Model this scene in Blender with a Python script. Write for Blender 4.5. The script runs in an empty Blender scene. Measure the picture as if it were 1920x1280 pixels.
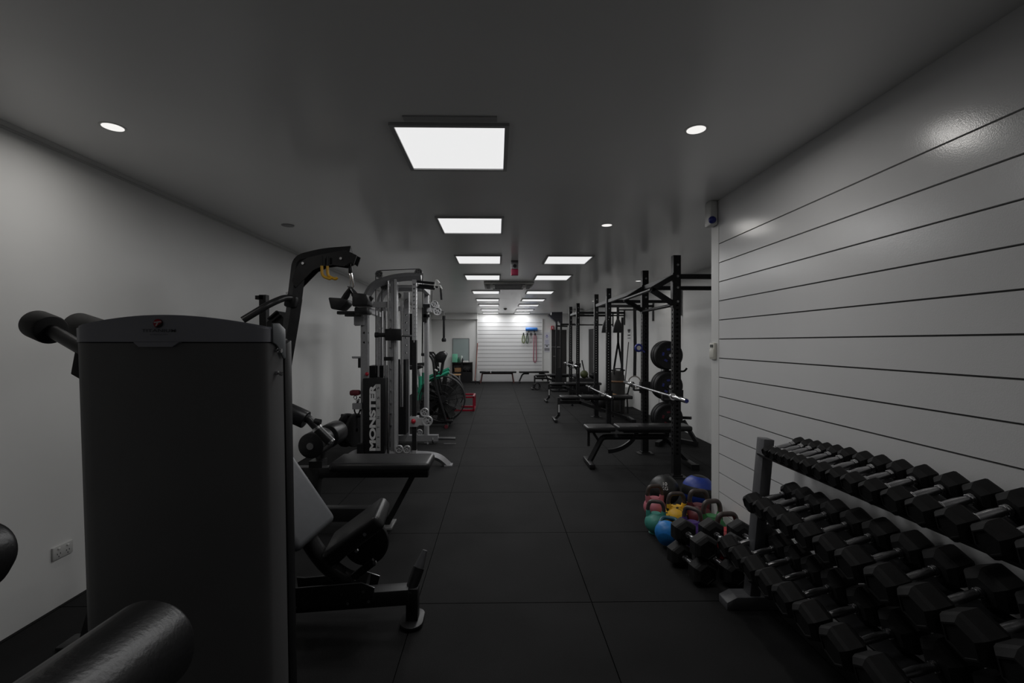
import bpy, bmesh, math, random
from mathutils import Vector, Matrix, Euler
random.seed(7)
S = bpy.context.scene
COL = S.collection
PI = math.pi
V = Vector

# ------------------------------------------------------------------ camera, world, exposure
F = 853.0            # focal length in pixels of a 1920 wide frame
YAW = math.radians(0.9)
CAMZ = 1.55
AX, AY = 945.4, 642.0   # where the optical axis meets the frame
cam_d = bpy.data.cameras.new('camera')
cam = bpy.data.objects.new('camera', cam_d)
COL.objects.link(cam)
cam_d.sensor_width = 36.0
cam_d.lens = 36.0 * F / 1920.0
cam_d.shift_x = (960 - AX) / 1920.0
cam_d.shift_y = (AY - 640) / 1920.0
cam_d.clip_start = 0.02
cam_d.clip_end = 60
cam.location = (0, 0, CAMZ)
cam.rotation_euler = (PI / 2, 0, -YAW)
S.camera = cam

w = bpy.data.worlds.new('world')
S.world = w
w.use_nodes = True
w.node_tree.nodes['Background'].inputs[0].default_value = (0.5, 0.52, 0.55, 1)
w.node_tree.nodes['Background'].inputs[1].default_value = 0.0
S.view_settings.view_transform = 'Standard'
S.view_settings.look = 'None'
S.view_settings.exposure = 0.0
S.view_settings.gamma = 1.0
S.view_settings.use_curve_mapping = False

PANEL_W = 8.2        # power of each ceiling panel
SPOT_W = 3.0         # power of each downlight
FLOOR_TOP = 0.0
CEIL = 2.70
XL, XR, XS = -2.58, 3.27, 1.79     # left wall, right wall, slatted wall
YB, YF = 18.1, -2.6                # far wall, wall behind the camera
YS = 3.64                          # end of the slatted wall


def at(px, py, Y):
    """world point on the ray through a photo pixel at distance Y down the room"""
    u = (px - AX) / F
    c, s = math.cos(YAW), math.sin(YAW)
    X = Y * (s + u * c) / (c - u * s)
    d = X * s + Y * c
    return V((X, Y, CAMZ - (py - AY) / F * d))


# ------------------------------------------------------------------ materials
MATS = {}


def mat(name, col, rough=0.5, metal=0.0, var=0.12, scale=30.0, bump=0.0, bscale=200.0, spec=0.5, emit=None, coat=0.0, alpha=None):
    if name in MATS:
        return MATS[name]
    m = bpy.data.materials.new(name)
    m.use_nodes = True
    nt = m.node_tree
    b = nt.nodes['Principled BSDF']
    b.inputs['Roughness'].default_value = rough
    b.inputs['Metallic'].default_value = metal
    b.inputs['Specular IOR Level'].default_value = spec
    b.inputs['Coat Weight'].default_value = coat
    tc = nt.nodes.new('ShaderNodeTexCoord')
    n = nt.nodes.new('ShaderNodeTexNoise')
    n.inputs['Scale'].default_value = scale
    n.inputs['Detail'].default_value = 4
    nt.links.new(tc.outputs['Object'], n.inputs['Vector'])
    r = nt.nodes.new('ShaderNodeValToRGB')
    lo = [max(0, c * (1 - var)) for c in col] + [1]
    hi = [min(1, c * (1 + var)) for c in col] + [1]
    r.color_ramp.elements[0].color = lo
    r.color_ramp.elements[1].color = hi
    r.color_ramp.elements[0].position = 0.3
    r.color_ramp.elements[1].position = 0.7
    nt.links.new(n.outputs['Fac'], r.inputs['Fac'])
    nt.links.new(r.outputs['Color'], b.inputs['Base Color'])
    if bump:
        n2 = nt.nodes.new('ShaderNodeTexNoise')
        n2.inputs['Scale'].default_value = bscale
        n2.inputs['Detail'].default_value = 3
        nt.links.new(tc.outputs['Object'], n2.inputs['Vector'])
        bp = nt.nodes.new('ShaderNodeBump')
        bp.inputs['Strength'].default_value = bump
        bp.inputs['Distance'].default_value = 0.01
        nt.links.new(n2.outputs['Fac'], bp.inputs['Height'])
        nt.links.new(bp.outputs['Normal'], b.inputs['Normal'])
    if emit:
        b.inputs['Emission Color'].default_value = (*emit[0], 1)
        b.inputs['Emission Strength'].default_value = emit[1]
    MATS[name] = m
    return m


WALL = mat('wall_paint', (0.76, 0.76, 0.75), 0.42, var=0.03, scale=1.5, bump=0.06, bscale=3.0)
WALLR = mat('slat_board', (0.72, 0.72, 0.725), 0.2, var=0.02, scale=2.0, bump=0.05, bscale=240.0)
GROOVE = mat('slat_groove', (0.12, 0.12, 0.12), 0.6)
CEILM = mat('ceiling_paint', (0.88, 0.88, 0.875), 0.24, var=0.03, scale=0.8, bump=0.08, bscale=1.3)
RUBFLOOR = mat('rubber_floor', (0.0145, 0.0145, 0.0148), 0.72, var=0.22, spec=0.09, scale=2.2, bump=0.25, bscale=350.0)
SEAM = mat('floor_seam', (0.006, 0.006, 0.006), 0.8)
TRIM = mat('white_trim', (0.68, 0.68, 0.67), 0.4, var=0.03, scale=3)
BLK = mat('black_powder_coat', (0.012, 0.012, 0.013), 0.42, var=0.2, spec=0.25)
BLKM = mat('black_satin_steel', (0.018, 0.018, 0.019), 0.36, var=0.2, spec=0.3)
BLKP = mat('black_plastic', (0.014, 0.014, 0.015), 0.45, var=0.15, spec=0.25)
SHROUD = mat('charcoal_sheet_steel', (0.15, 0.15, 0.154), 0.42, var=0.06, scale=4)
SHROUD2 = mat('slate_plastic_cap', (0.34, 0.345, 0.39), 0.4, var=0.06, scale=4)
SHROUDS = mat('grey_plastic_side', (0.13, 0.14, 0.15), 0.35, var=0.06, scale=4)
VINYL = mat('black_vinyl', (0.016, 0.016, 0.017), 0.34, var=0.15, bump=0.08, bscale=260, spec=0.35)
VINYLG = mat('grey_vinyl', (0.14, 0.145, 0.155), 0.42, var=0.05, bump=0.05, bscale=260)
FOAM = mat('black_foam', (0.011, 0.011, 0.012), 0.33, var=0.15, bump=0.06, bscale=160, spec=0.4)
FOAMM = mat('matt_black_foam', (0.010, 0.010, 0.010), 0.75, var=0.15)
CHROME = mat('chrome', (0.62, 0.62, 0.63), 0.16, metal=1.0, var=0.05)
STEEL = mat('brushed_steel', (0.42, 0.42, 0.43), 0.3, metal=1.0, var=0.1)
KNURL = mat('knurled_chrome', (0.34, 0.34, 0.35), 0.3, metal=1.0, var=0.25, scale=400)
SILVER = mat('silver_powder_coat', (0.30, 0.30, 0.31), 0.38, var=0.06, metal=0.25)
SILVERL = mat('light_silver_coat', (0.48, 0.48, 0.49), 0.36, var=0.06, metal=0.15)
RACKGREY = mat('rack_grey_coat', (0.085, 0.086, 0.092), 0.45, var=0.08)
RUB = mat('dumbbell_rubber', (0.013, 0.013, 0.0135), 0.6, var=0.2, bump=0.1, bscale=400, spec=0.22)
WHITE = mat('white_plastic', (0.7, 0.7, 0.68), 0.4, var=0.03)
CREAM = mat('cream_plastic', (0.62, 0.61, 0.55), 0.42, var=0.03)
GREYPL = mat('grey_plastic', (0.16, 0.16, 0.16), 0.45)
LCD = mat('display', (0.07, 0.08, 0.07), 0.2)
RED = mat('red_plastic', (0.45, 0.012, 0.03), 0.38)
REDS = mat('red_steel', (0.27, 0.008, 0.025), 0.35)
MAROON = mat('maroon_strap', (0.12, 0.012, 0.022), 0.6)
YEL = mat('yellow_coating', (0.55, 0.30, 0.015), 0.45)
GREEN = mat('green_bike_frame', (0.04, 0.36, 0.22), 0.35)
GREENL = mat('mint_plastic', (0.20, 0.62, 0.42), 0.4)
GREEND = mat('dark_green_glass', (0.03, 0.12, 0.07), 0.2)
BLUE = mat('blue_foam', (0.03, 0.16, 0.50), 0.5)
NAVY = mat('navy_plastic', (0.02, 0.03, 0.22), 0.35)
WOOD = mat('wood', (0.45, 0.27, 0.13), 0.5, scale=12, var=0.25)
BROWNL = mat('brown_stained_leg', (0.07, 0.022, 0.018), 0.45)
KRAFT = mat('cardboard', (0.34, 0.19, 0.09), 0.7)
PAPER = mat('paper', (0.66, 0.66, 0.72), 0.6, var=0.02)
INK = mat('printed_black', (0.02, 0.02, 0.022), 0.6)
INKV = mat('printed_violet', (0.14, 0.13, 0.42), 0.6)
LETTER = mat('printed_white', (0.72, 0.72, 0.72), 0.5)
LABELS = mat('printed_silver_strip', (0.40, 0.40, 0.40), 0.45)
BOARDG = mat('glass_board', (0.36, 0.42, 0.42), 0.12, var=0.04, scale=3)
OLIVE = mat('olive_rubber', (0.05, 0.062, 0.016), 0.6)
PLATE = mat('bumper_rubber', (0.014, 0.014, 0.015), 0.5, var=0.15, spec=0.25)
PANELM = mat('panel_diffuser', (0.8, 0.8, 0.8), 0.5, emit=((1, 1, 1), 0.0))
for nm, st in (('panel_diffuser', 0.80),):
    b_ = MATS[nm].node_tree.nodes['Principled BSDF']
    b_.inputs['Emission Strength'].default_value = st
FRAMEW = mat('panel_frame', (0.42, 0.42, 0.42), 0.4, var=0.03)
SPOTM = mat('downlight_lens', (0.8, 0.8, 0.8), 0.5, emit=((1, 0.98, 0.95), 0.88))


# ------------------------------------------------------------------ mesh building
def basis(d):
    d = d.normalized()
    a = V((0, 0, 1)) if abs(d.z) < 0.95 else V((0, 1, 0))
    x = a.cross(d).normalized()
    y = d.cross(x).normalized()
    return x, y, d


class MB:
    def __init__(self):
        self.bm = bmesh.new()

    def merge(self, t):
        me = bpy.data.meshes.new('tmp')
        t.to_mesh(me)
        t.free()
        self.bm.from_mesh(me)
        bpy.data.meshes.remove(me)

    def box(self, c, s, rot=None, bev=0.0, seg=2):
        t = bmesh.new()
        bmesh.ops.create_cube(t, size=1.0)
        bmesh.ops.scale(t, vec=V(s), verts=t.verts)
        if bev:
            bmesh.ops.bevel(t, geom=t.edges[:], offset=min(bev, min(s) * 0.49), segments=seg, profile=0.5, affect='EDGES')
        M = Matrix.Translation(V(c))
        if rot is not None:
            M = M @ (rot.to_4x4() if isinstance(rot, Matrix) else Euler(rot).to_matrix().to_4x4())
        bmesh.ops.transform(t, matrix=M, verts=t.verts)
        self.merge(t)
        return self

    def bar(self, p, q, w, h, up=(0, 0, 1), bev=0.0, ext=0.0):
        """box from p to q; w across, h along the up side"""
        p, q = V(p), V(q)
        d = (q - p)
        L = d.length + 2 * ext
        d.normalize()
        u = V(up)
        if abs(u.dot(d)) > 0.95:
            u = V((0, 1, 0))
        x = d.cross(u).normalized()
        z = x.cross(d).normalized()
        R = Matrix((x, d, z)).transposed()
        return self.box((p + q) / 2, (w, L, h), R, bev)

    def cyl(self, p, q, r, r2=None, n=18, bev=0.0):
        p, q = V(p), V(q)
        r2 = r if r2 is None else r2
        if bev:
            L = (q - p).length
            return self.lathe([(0, 0), (r - bev, 0), (r - bev * .3, bev * .3), (r, bev), (r2, L - bev), (r2 - bev * .3, L - bev * .3), (r2 - bev, L), (0, L)], p, q - p, n)
        L = (q - p).length
        return self.lathe([(0, 0), (r, 0), (r2, L), (0, L)], p, q - p, n)

    def lathe(self, prof, p, axis, n=24, ang0=0.0):
        bm = self.bm
        x, y, d = basis(V(axis))
        p = V(p)
        rings = []
        for r, z in prof:
            if r <= 1e-6:
                rings.append([bm.verts.new(p + d * z)])
            else:
                rings.append([bm.verts.new(p + d * z + (x * math.cos(ang0 + 2 * PI * k / n) + y * math.sin(ang0 + 2 * PI * k / n)) * r) for k in range(n)])
        for a, b in zip(rings, rings[1:]):
            for k in range(n):
                k2 = (k + 1) % n
                if len(a) == 1 and len(b) == 1:
                    continue
                if len(a) == 1:
                    bm.faces.new((a[0], b[k2], b[k]))
                elif len(b) == 1:
                    bm.faces.new((a[k], a[k2], b[0]))
                else:
                    bm.faces.new((a[k], a[k2], b[k2], b[k]))
        return self

    def tube(self, pts, r, n=10, closed=False, flat=1.0):
        bm = self.bm
        pts = [V(p) for p in pts]
        m = len(pts)
        rings = []
        x0 = None
        for i, p in enumerate(pts):
            if closed:
                d = pts[(i + 1) % m] - pts[(i - 1) % m]
            else:
                d = pts[min(i + 1, m - 1)] - pts[max(i - 1, 0)]
            d.normalize()
            if x0 is None:
                x, y, _ = basis(d)
            else:
                x = (x0 - d * x0.dot(d)).normalized()
                y = d.cross(x)
            x0 = x
            rr = r[i] if isinstance(r, (list, tuple)) else r
            rings.append([bm.verts.new(p + (x * math.cos(2 * PI * k / n) + y * math.sin(2 * PI * k / n) * flat) * rr) for k in range(n)])
        rng = range(m) if closed else range(m - 1)
        for i in rng:
            a, b = rings[i], rings[(i + 1) % m]
            for k in range(n):
                k2 = (k + 1) % n
                bm.faces.new((a[k], a[k2], b[k2], b[k]))
        if not closed:
            bm.faces.new(list(reversed(rings[0])))
            bm.faces.new(rings[-1])
        return self

    def strap(self, pts, w, t, across):
        """flat strip along pts"""
        bm = self.bm
        pts = [V(p) for p in pts]
        a = V(across).normalized()
        rings = []
        for i, p in enumerate(pts):
            d = (pts[min(i + 1, len(pts) - 1)] - pts[max(i - 1, 0)]).normalized()
            nrm = d.cross(a).normalized()
            rings.append([bm.verts.new(p + a * w / 2 * sx + nrm * t / 2 * sn) for sx, sn in ((-1, -1), (1, -1), (1, 1), (-1, 1))])
        for A, B in zip(rings, rings[1:]):
            for k in range(4):
                bm.faces.new((A[k], A[(k + 1) % 4], B[(k + 1) % 4], B[k]))
        bm.faces.new(list(reversed(rings[0])))
        bm.faces.new(rings[-1])
        return self

    def torus(self, c, axis, R, r, n=32, k=8, a0=0.0, a1=None):
        x, y, d = basis(V(axis))
        if a1 is None:
            pts = [V(c) + (x * math.cos(2 * PI * i / n) + y * math.sin(2 * PI * i / n)) * R for i in range(n)]
            return self.tube(pts, r, k, True)
        pts = [V(c) + (x * math.cos(a0 + (a1 - a0) * i / n) + y * math.sin(a0 + (a1 - a0) * i / n)) * R for i in range(n + 1)]
        return self.tube(pts, r, k)

    def prism(self, pts, vec, bev=0.0):
        t = bmesh.new()
        vec = V(vec)
        a = [t.verts.new(V(p)) for p in pts]
        b = [t.verts.new(V(p) + vec) for p in pts]
        t.faces.new(a)
        t.faces.new(list(reversed(b)))
        n = len(a)
        for k in range(n):
            t.faces.new((a[k], b[k], b[(k + 1) % n], a[(k + 1) % n]))
        bmesh.ops.recalc_face_normals(t, faces=t.faces)
        if bev:
            bmesh.ops.bevel(t, geom=t.edges[:], offset=bev, segments=2, profile=0.5, affect='EDGES')
        self.merge(t)
        return self

    def ball(self, c, r, n=24, m=14, sz=1.0):
        prof = [(0, -r * sz)] + [(r * math.cos(-PI / 2 + PI * i / m), r * sz * math.sin(-PI / 2 + PI * i / m)) for i in range(1, m)] + [(0, r * sz)]
        return self.lathe(prof, c, (0, 0, 1), n)

    def perf(self, c, z0, z1, w, d, pitch=0.05, r=0.0125, h0=None, h1=None, faces='fblr'):
        """square steel tube standing at c with round holes through its faces"""
        bm = self.bm
        c = V(c)
        h0 = z0 if h0 is None else h0
        h1 = z1 if h1 is None else h1
        for f in 'fblr':
            if f in 'fb':
                u, hw = V((1, 0, 0)), w / 2
                o = V((0, -d / 2 if f == 'f' else d / 2, 0))
            else:
                u, hw = V((0, 1, 0)), d / 2
                o = V((-w / 2 if f == 'l' else w / 2, 0, 0))

            def P(a, z):
                return bm.verts.new(V((c.x, c.y, 0)) + o + u * a + V((0, 0, z)))
            if f not in faces:
                bm.faces.new((P(-hw, z0), P(hw, z0), P(hw, z1), P(-hw, z1)))
                continue
            nh = int((h1 - h0) / pitch)
            e = h0 + nh * pitch
            for za, zb in ((z0, h0), (e, z1)):
                if zb - za > 1e-5:
                    bm.faces.new((P(-hw, za), P(hw, za), P(hw, zb), P(-hw, zb)))
            N = 8
            for i in range(nh):
                za = h0 + i * pitch
                zc = za + pitch / 2
                ins, out = [], []
                for k in range(N):
                    a = 2 * PI * k / N + PI / 8
                    ins.append(P(r * math.cos(a), zc + r * math.sin(a)))
                    ca, sa = math.cos(a), math.sin(a)
                    # square outline, walked in the same order
                    m_ = max(abs(ca), abs(sa))
                    out.append(P(hw * ca / m_ if abs(ca) >= abs(sa) - 1e-6 else hw * (1 if ca > 0 else -1) * 0.42,
                                 zc + (pitch / 2) * (sa / m_ if abs(sa) > abs(ca) + 1e-6 else (1 if sa > 0 else -1) * 0.42)))
                for k in range(N):
                    k2 = (k + 1) % N
                    bm.faces.new((ins[k], out[k], out[k2], ins[k2]))
                # corner fillers
                for k in range(N):
                    k2 = (k + 1) % N
                    A, B = out[k].co, out[k2].co
                    if abs(A.z - B.z) > 1e-5 and abs((A - B).dot(u)) > 1e-5:
                        sx = 1 if (A - V((c.x, c.y, 0)) - o).dot(u) > 0 else -1
                        szz = 1 if A.z > zc else -1
                        bm.faces.new((out[k], P(hw * sx, zc + szz * pitch / 2), out[k2]))
        self.box((c.x, c.y, z1 + 0.001), (w, d, 0.002))
        return self

    def text(self, s, M, size, depth=0.001, align='CENTER', bold=0.0, sx=1.0):
        cu = bpy.data.curves.new('txt', 'FONT')
        cu.body = s
        cu.size = size
        cu.extrude = depth
        cu.offset = bold
        cu.align_x = align
        cu.align_y = 'CENTER'
        o = bpy.data.objects.new('txt', cu)
        COL.objects.link(o)
        bpy.context.view_layer.update()
        me = bpy.data.meshes.new_from_object(o.evaluated_get(bpy.context.evaluated_depsgraph_get()))
        bpy.data.objects.remove(o)
        me.transform(M @ Matrix.Diagonal((sx, 1, 1, 1)))
        self.bm.from_mesh(me)
        bpy.data.meshes.remove(me)
        return self

    def mesh(self, name, origin=V((0, 0, 0)), smooth=True):
        bm = self.bm
        if any(abs(c) > 0 for c in origin):
            bmesh.ops.translate(bm, vec=-V(origin), verts=bm.verts)
        bmesh.ops.recalc_face_normals(bm, faces=bm.faces)
        me = bpy.data.meshes.new(name)
        bm.to_mesh(me)
        bm.free()
        if smooth:
            for p in me.polygons:
                p.use_smooth = True
            me.set_sharp_from_angle(angle=math.radians(38))
        return me


def fillet(pts, rad, n=6):
    pts = [V(p) for p in pts]
    out = [pts[0]]
    for i in range(1, len(pts) - 1):
        a, b, c = pts[i - 1], pts[i], pts[i + 1]
        r = rad[i - 1] if isinstance(rad, (list, tuple)) else rad
        u, v = (a - b), (c - b)
        t = min(r, u.length * 0.48, v.length * 0.48)
        p, q = b + u.normalized() * t, b + v.normalized() * t
        for k in range(n + 1):
            s = k / n
            out.append(p * (1 - s) ** 2 + b * 2 * s * (1 - s) + q * s * s)
    out.append(pts[-1])
    return out


class Thing:
    def __init__(self, name, label, cat, loc=(0, 0, 0), group=None, rotz=0.0):
        o = bpy.data.objects.new(name, None)
        o.empty_display_size = 0.1
        COL.objects.link(o)
        o.location = loc
        o.rotation_euler = (0, 0, rotz)
        o['label'] = label
        o['category'] = cat
        if group:
            o['group'] = group
        self.o = o
        self.loc = V(loc)

    def part(self, name, mb, m, parent=None, label=None, local=False, smooth=True):
        me = mb.mesh(name, V((0, 0, 0)) if local else self.loc, smooth)
        me.materials.append(m)
        o = bpy.data.objects.new(name, me)
        COL.objects.link(o)
        o.parent = parent or self.o
        if label:
            o['label'] = label
        return o


def single(name, mb, m, label, cat, group=None, smooth=True, origin=None):
    """a thing that is one mesh"""
    bm = mb.bm
    if origin is None:
        xs = [v.co for v in bm.verts]
        origin = V((sum(v.x for v in xs) / len(xs), sum(v.y for v in xs) / len(xs), min(v.z for v in xs)))
    me = mb.mesh(name, V(origin), smooth)
    me.materials.append(m)
    o = bpy.data.objects.new(name, me)
    COL.objects.link(o)
    o.location = origin
    o['label'] = label
    o['category'] = cat
    if group:
        o['group'] = group
    return o


def struct(name, mb, m, parent=None, smooth=False):
    me = mb.mesh(name, smooth=smooth)
    me.materials.append(m)
    o = bpy.data.objects.new(name, me)
    COL.objects.link(o)
    if parent:
        o.parent = parent
    else:
        o['kind'] = 'structure'
    return o


def copy_thing(src, loc, label, group=None, rot=None, scale=None):
    r = src.copy()
    COL.objects.link(r)
    r.location = loc
    if rot is not None:
        r.rotation_euler = rot
    if scale is not None:
        r.scale = scale if hasattr(scale, '__len__') else (scale,) * 3
    r['label'] = label
    if group:
        r['group'] = group
    for ch in list(src.children):
        if ch.type == 'LIGHT':
            c = ch.copy()
            COL.objects.link(c)
            c.parent = r
            continue
        c = ch.copy()
        COL.objects.link(c)
        c.parent = r
        for g in list(ch.children):
            d = g.copy()
            COL.objects.link(d)
            d.parent = c
    return r


# ------------------------------------------------------------------ the room
mb = MB()
TW, TL, GAP = 1.04, 1.0, 0.006
x0s, y0s = -0.475, 2.71
i0 = int((XL - x0s) / TW) - 1
for i in range(i0, i0 + 7):
    for j in range(-6, 17):
        xa, xb = max(XL - 0.1, x0s + i * TW), min(XR + 0.1, x0s + (i + 1) * TW)
        sh = 0.012 * ((i * 7 + j * 5) % 5 - 2) * 0.5
        ya, yb = max(YF - 0.1, y0s + j * TL), min(YB + 0.1, y0s + (j + 1) * TL)
        if xb - xa < 0.02 or yb - ya < 0.02:
            continue
        mb.box(((xa + xb) / 2 + sh * 0, (ya + yb) / 2, -0.0125), (xb - xa - GAP, yb - ya - GAP, 0.025))
fl = struct('floor', mb, RUBFLOOR)
mb = MB().box(((XL + XR) / 2, (YB + YF) / 2, -0.035), (XR - XL + 0.4, YB - YF + 0.4, 0.04))
sub = struct('floor_underlay', mb, SEAM, fl)

struct('ceiling', MB().box(((XL + XR) / 2, (YB + YF) / 2, CEIL + 0.05), (XR - XL + 0.4, YB - YF + 0.4, 0.1)), CEILM)
struct('wall_left', MB().box((XL - 0.05, (YB + YF) / 2, CEIL / 2), (0.1, YB - YF + 0.2, CEIL)), WALL)
struct('wall_right', MB().box((XR + 0.05, (YB + YS) / 2 + 0.1, CEIL / 2), (0.1, YB - YS + 0.2, CEIL)), WALL)
struct('wall_back', MB().box(((XL + XR) / 2, YB + 0.05, CEIL / 2), (XR - XL + 0.2, 0.1, CEIL)), WALL)
struct('wall_front', MB().box(((XL + XR) / 2, YF - 0.05, CEIL / 2), (XR - XL + 0.2, 0.1, CEIL)), WALL)

# slatted wall on the right: boards 144 mm high with open grooves between them
SP = 0.1535


def slats(y0, y1, face, axis, zref, z_top, mbw, mbg, thick=0.016, gap=0.008):
    zs = [zref + k * SP for k in range(-12, 8)]
    zs = [z for z in zs if 0.03 < z < z_top - 0.33] if axis == 'x' else [z for z in zs if 0.03 < z < z_top - 0.05]
    ed = [0.0] + zs + [z_top]
    for a, b in zip(ed, ed[1:]):
        lo = a + (gap / 2 if a > 0 else 0)
        hi = b - (gap / 2 if b < z_top else 0)
        if axis == 'x':
            mbw.box((face + thick / 2, (y0 + y1) / 2, (lo + hi) / 2), (thick, y1 - y0, hi - lo))
        else:
            mbw.box(((y0 + y1) / 2, face + thick / 2, (lo + hi) / 2), (y1 - y0, thick, hi - lo))


mb = MB()
slats(YF, YS, XS, 'x', 1.578, CEIL, mb, None)
ws = struct('wall_slatted', mb, WALLR)
struct('slat_backing', MB().box((XS + 0.016 + 0.06, (YF + YS) / 2, CEIL / 2), (0.12, YS - YF, CEIL)), GROOVE, ws)
struct('trim_1', MB().box((XS + 0.055, YS + 0.066, CEIL / 2), (0.116, 0.128, CEIL), bev=0.004), TRIM)
struct('wall_return', MB().box(((XS + 0.11 + XR) / 2, YS + 0.04, CEIL / 2), (XR - XS - 0.11 + 0.1, 0.06, CEIL)), WALL)

# slatted panel on the far wall
xa, xb = at(895.6, 650, YB).x, at(1016, 650, YB).x
mb = MB()
slats(xa, xb, YB - 0.045, 'y', at(950, 605, YB).z, 2.5, mb, None, gap=0.014)
wb = struct('wall_slat_panel', mb, WALLR)
struct('slat_panel_backing', MB().box(((xa + xb) / 2, YB - 0.016, 1.25), (xb - xa, 0.03, 2.5)), GROOVE, wb)
struct('trim_2', MB().box((xa - 0.012, YB - 0.03, 1.25), (0.024, 0.06, 2.5)).box((xb + 0.012, YB - 0.03, 1.25), (0.024, 0.06, 2.5)), TRIM)
# bulkhead boxed in along the far wall, left of the slats
xw = at(896, 600, YB).x
struct('wall_bulkhead', MB().box(((XL + xw) / 2, YB - 0.2, 2.58), (xw - XL, 0.4, 0.24)), WALL)
# cornice strip along the left wall, skirting on the far wall
struct('trim_3', MB().prism([(XL, YF, CEIL), (XL + 0.030, YF, CEIL), (XL + 0.030, YF, CEIL - 0.006), (XL + 0.020, YF, CEIL - 0.022), (XL + 0.006, YF, CEIL - 0.022), (XL + 0.006, YF, CEIL - 0.032), (XL, YF, CEIL - 0.032)], (0, YB - YF, 0)), TRIM)
struct('trim_4', MB().box(((XL + xw) / 2 + 0.3, YB - 0.008, 0.04), (xw - XL - 0.6, 0.016, 0.08)), TRIM)
# low boxed-in section against the right wall
struct('trim_5', MB().box((XR - 0.17, 11.3, 0.24), (0.36, 0.8, 0.48), bev=0.01), WALL)


def door(name, c, wdt, h, axis, m):
    mbf, mbl = MB(), MB()
    t = 0.07
    if axis == 'y':      # in the far wall
        x, y = c
        mbl.box((x, y - 0.012, h / 2), (wdt, 0.024, h))
        for s in (-1, 1):
            mbf.box((x + s * (wdt / 2 + t / 2), y - 0.02, h / 2), (t, 0.04, h))
        mbf.box((x, y - 0.02, h + t / 2), (wdt + 2 * t, 0.04, t))
        hp = (x - wdt / 2 + 0.08, y - 0.05, 1.0)
        mh = MB().cyl(hp, (hp[0], y - 0.02, 1.0), 0.012).bar(hp, (hp[0] + 0.11, hp[1], 1.0), 0.018, 0.018)
    else:
        x, y = c
        mbl.box((x - 0.012, y, h / 2), (0.024, wdt, h))
        for s in (-1, 1):
            mbf.box((x - 0.02, y + s * (wdt / 2 + t / 2), h / 2), (0.04, t, h))
        mbf.box((x - 0.02, y, h + t / 2), (0.04, wdt + 2 * t, t))
        hp = (x - 0.05, y - wdt / 2 + 0.08, 1.0)
        mh = MB().cyl(hp, (x - 0.02, hp[1], 1.0), 0.012).bar(hp, (hp[0], hp[1] + 0.11, 1.0), 0.018, 0.018)
    d = struct(name, mbl, m)
    struct('door_frame', mbf, TRIM, d)
    struct('door_handle', mh, STEEL, d)
    return d


DOORM = mat('black_door', (0.02, 0.018, 0.018), 0.4)
door('door_1', ((at(1034, 650, YB).x + at(1062, 650, YB).x) / 2, YB), 0.60, 2.06, 'y', DOORM)
door('door_2', (XR, 15.6), 0.82, 2.02, 'x', DOORM)

# ------------------------------------------------------------------ ceiling lights
ORD = ['first', 'second', 'third', 'fourth', 'fifth', 'sixth', 'seventh', 'eighth', 'ninth', 'tenth', 'eleventh', 'twelfth', 'thirteenth', 'fourteenth', 'fifteenth']


def lamp(name, parent, typ, power, size, z, col=(1, 1, 1)):
    ld = bpy.data.lights.new(name, 'AREA')
    ld.shape = typ
    ld.size = size
    ld.energy = power
    ld.color = col
    if typ == 'DISK':
        ld.spread = math.radians(172)
    lo = bpy.data.objects.new(name, ld)
    COL.objects.link(lo)
    lo.parent = parent
    lo.location = (0, 0, z)
    return lo


YP = [2.70, 4.46, 6.29, 8.0, 10.37, 12.25, 13.97, 15.93, 17.62]
PW = 0.585
t0 = Thing('ceiling_light', 'x', 'ceiling light', (0, 0, CEIL), 'square ceiling panel lights')
mf = MB()
for s in (-1, 1):
    mf.box((s * (PW / 2 + 0.012), 0, -0.008), (0.024, PW + 0.048, 0.016)).box((0, s * (PW / 2 + 0.012), -0.008), (PW, 0.024, 0.016))
t0.part('frame', mf, FRAMEW, local=True)
t0.part('diffuser', MB().box((0, 0, -0.005), (PW, PW, 0.004)), PANELM, local=True)
pl0 = lamp('panel_lamp', t0.o, 'SQUARE', PANEL_W, PW - 0.02, -0.018)
far_lamp = pl0.data.copy()
far_lamp.energy = PANEL_W * 1.2
n = 0
for side, X, ys in (('left', -0.252, YP), ('right', 0.972, YP[2:])):
    for k, y in enumerate(ys):
        if side == 'left' and k == 0:
            lab = 'large bright square ceiling panel nearest the camera'
        elif side == 'left' and k == len(ys) - 1:
            lab = 'last panel light of the left ceiling row, right by the far wall'
        elif side == 'right' and k == 0:
            lab = 'nearest square panel light of the right ceiling row'
        elif side == 'right' and k == len(ys) - 1:
            lab = 'last panel light of the right ceiling row, right by the far wall'
        else:
            lab = '%s square panel light from the camera in the %s ceiling row' % (ORD[k], side)
        if n == 0:
            t0.o.location = (X, y, CEIL)
            t0.o['label'] = lab
        else:
            cp_ = copy_thing(t0.o, (X, y, CEIL), lab, 'square ceiling panel lights')
            if y > 6:
                for ch in cp_.children:
                    if ch.type == 'LIGHT':
                        ch.data = far_lamp
        n += 1

# thin service hatch outline just in front of the nearest panel
single('ceiling_hatch', MB().box((-0.24, 2.335, CEIL - 0.004), (0.48, 0.05, 0.008)), FRAMEW,
       'thin flat strip on the ceiling just in front of the nearest panel light', 'ceiling strip')

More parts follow.
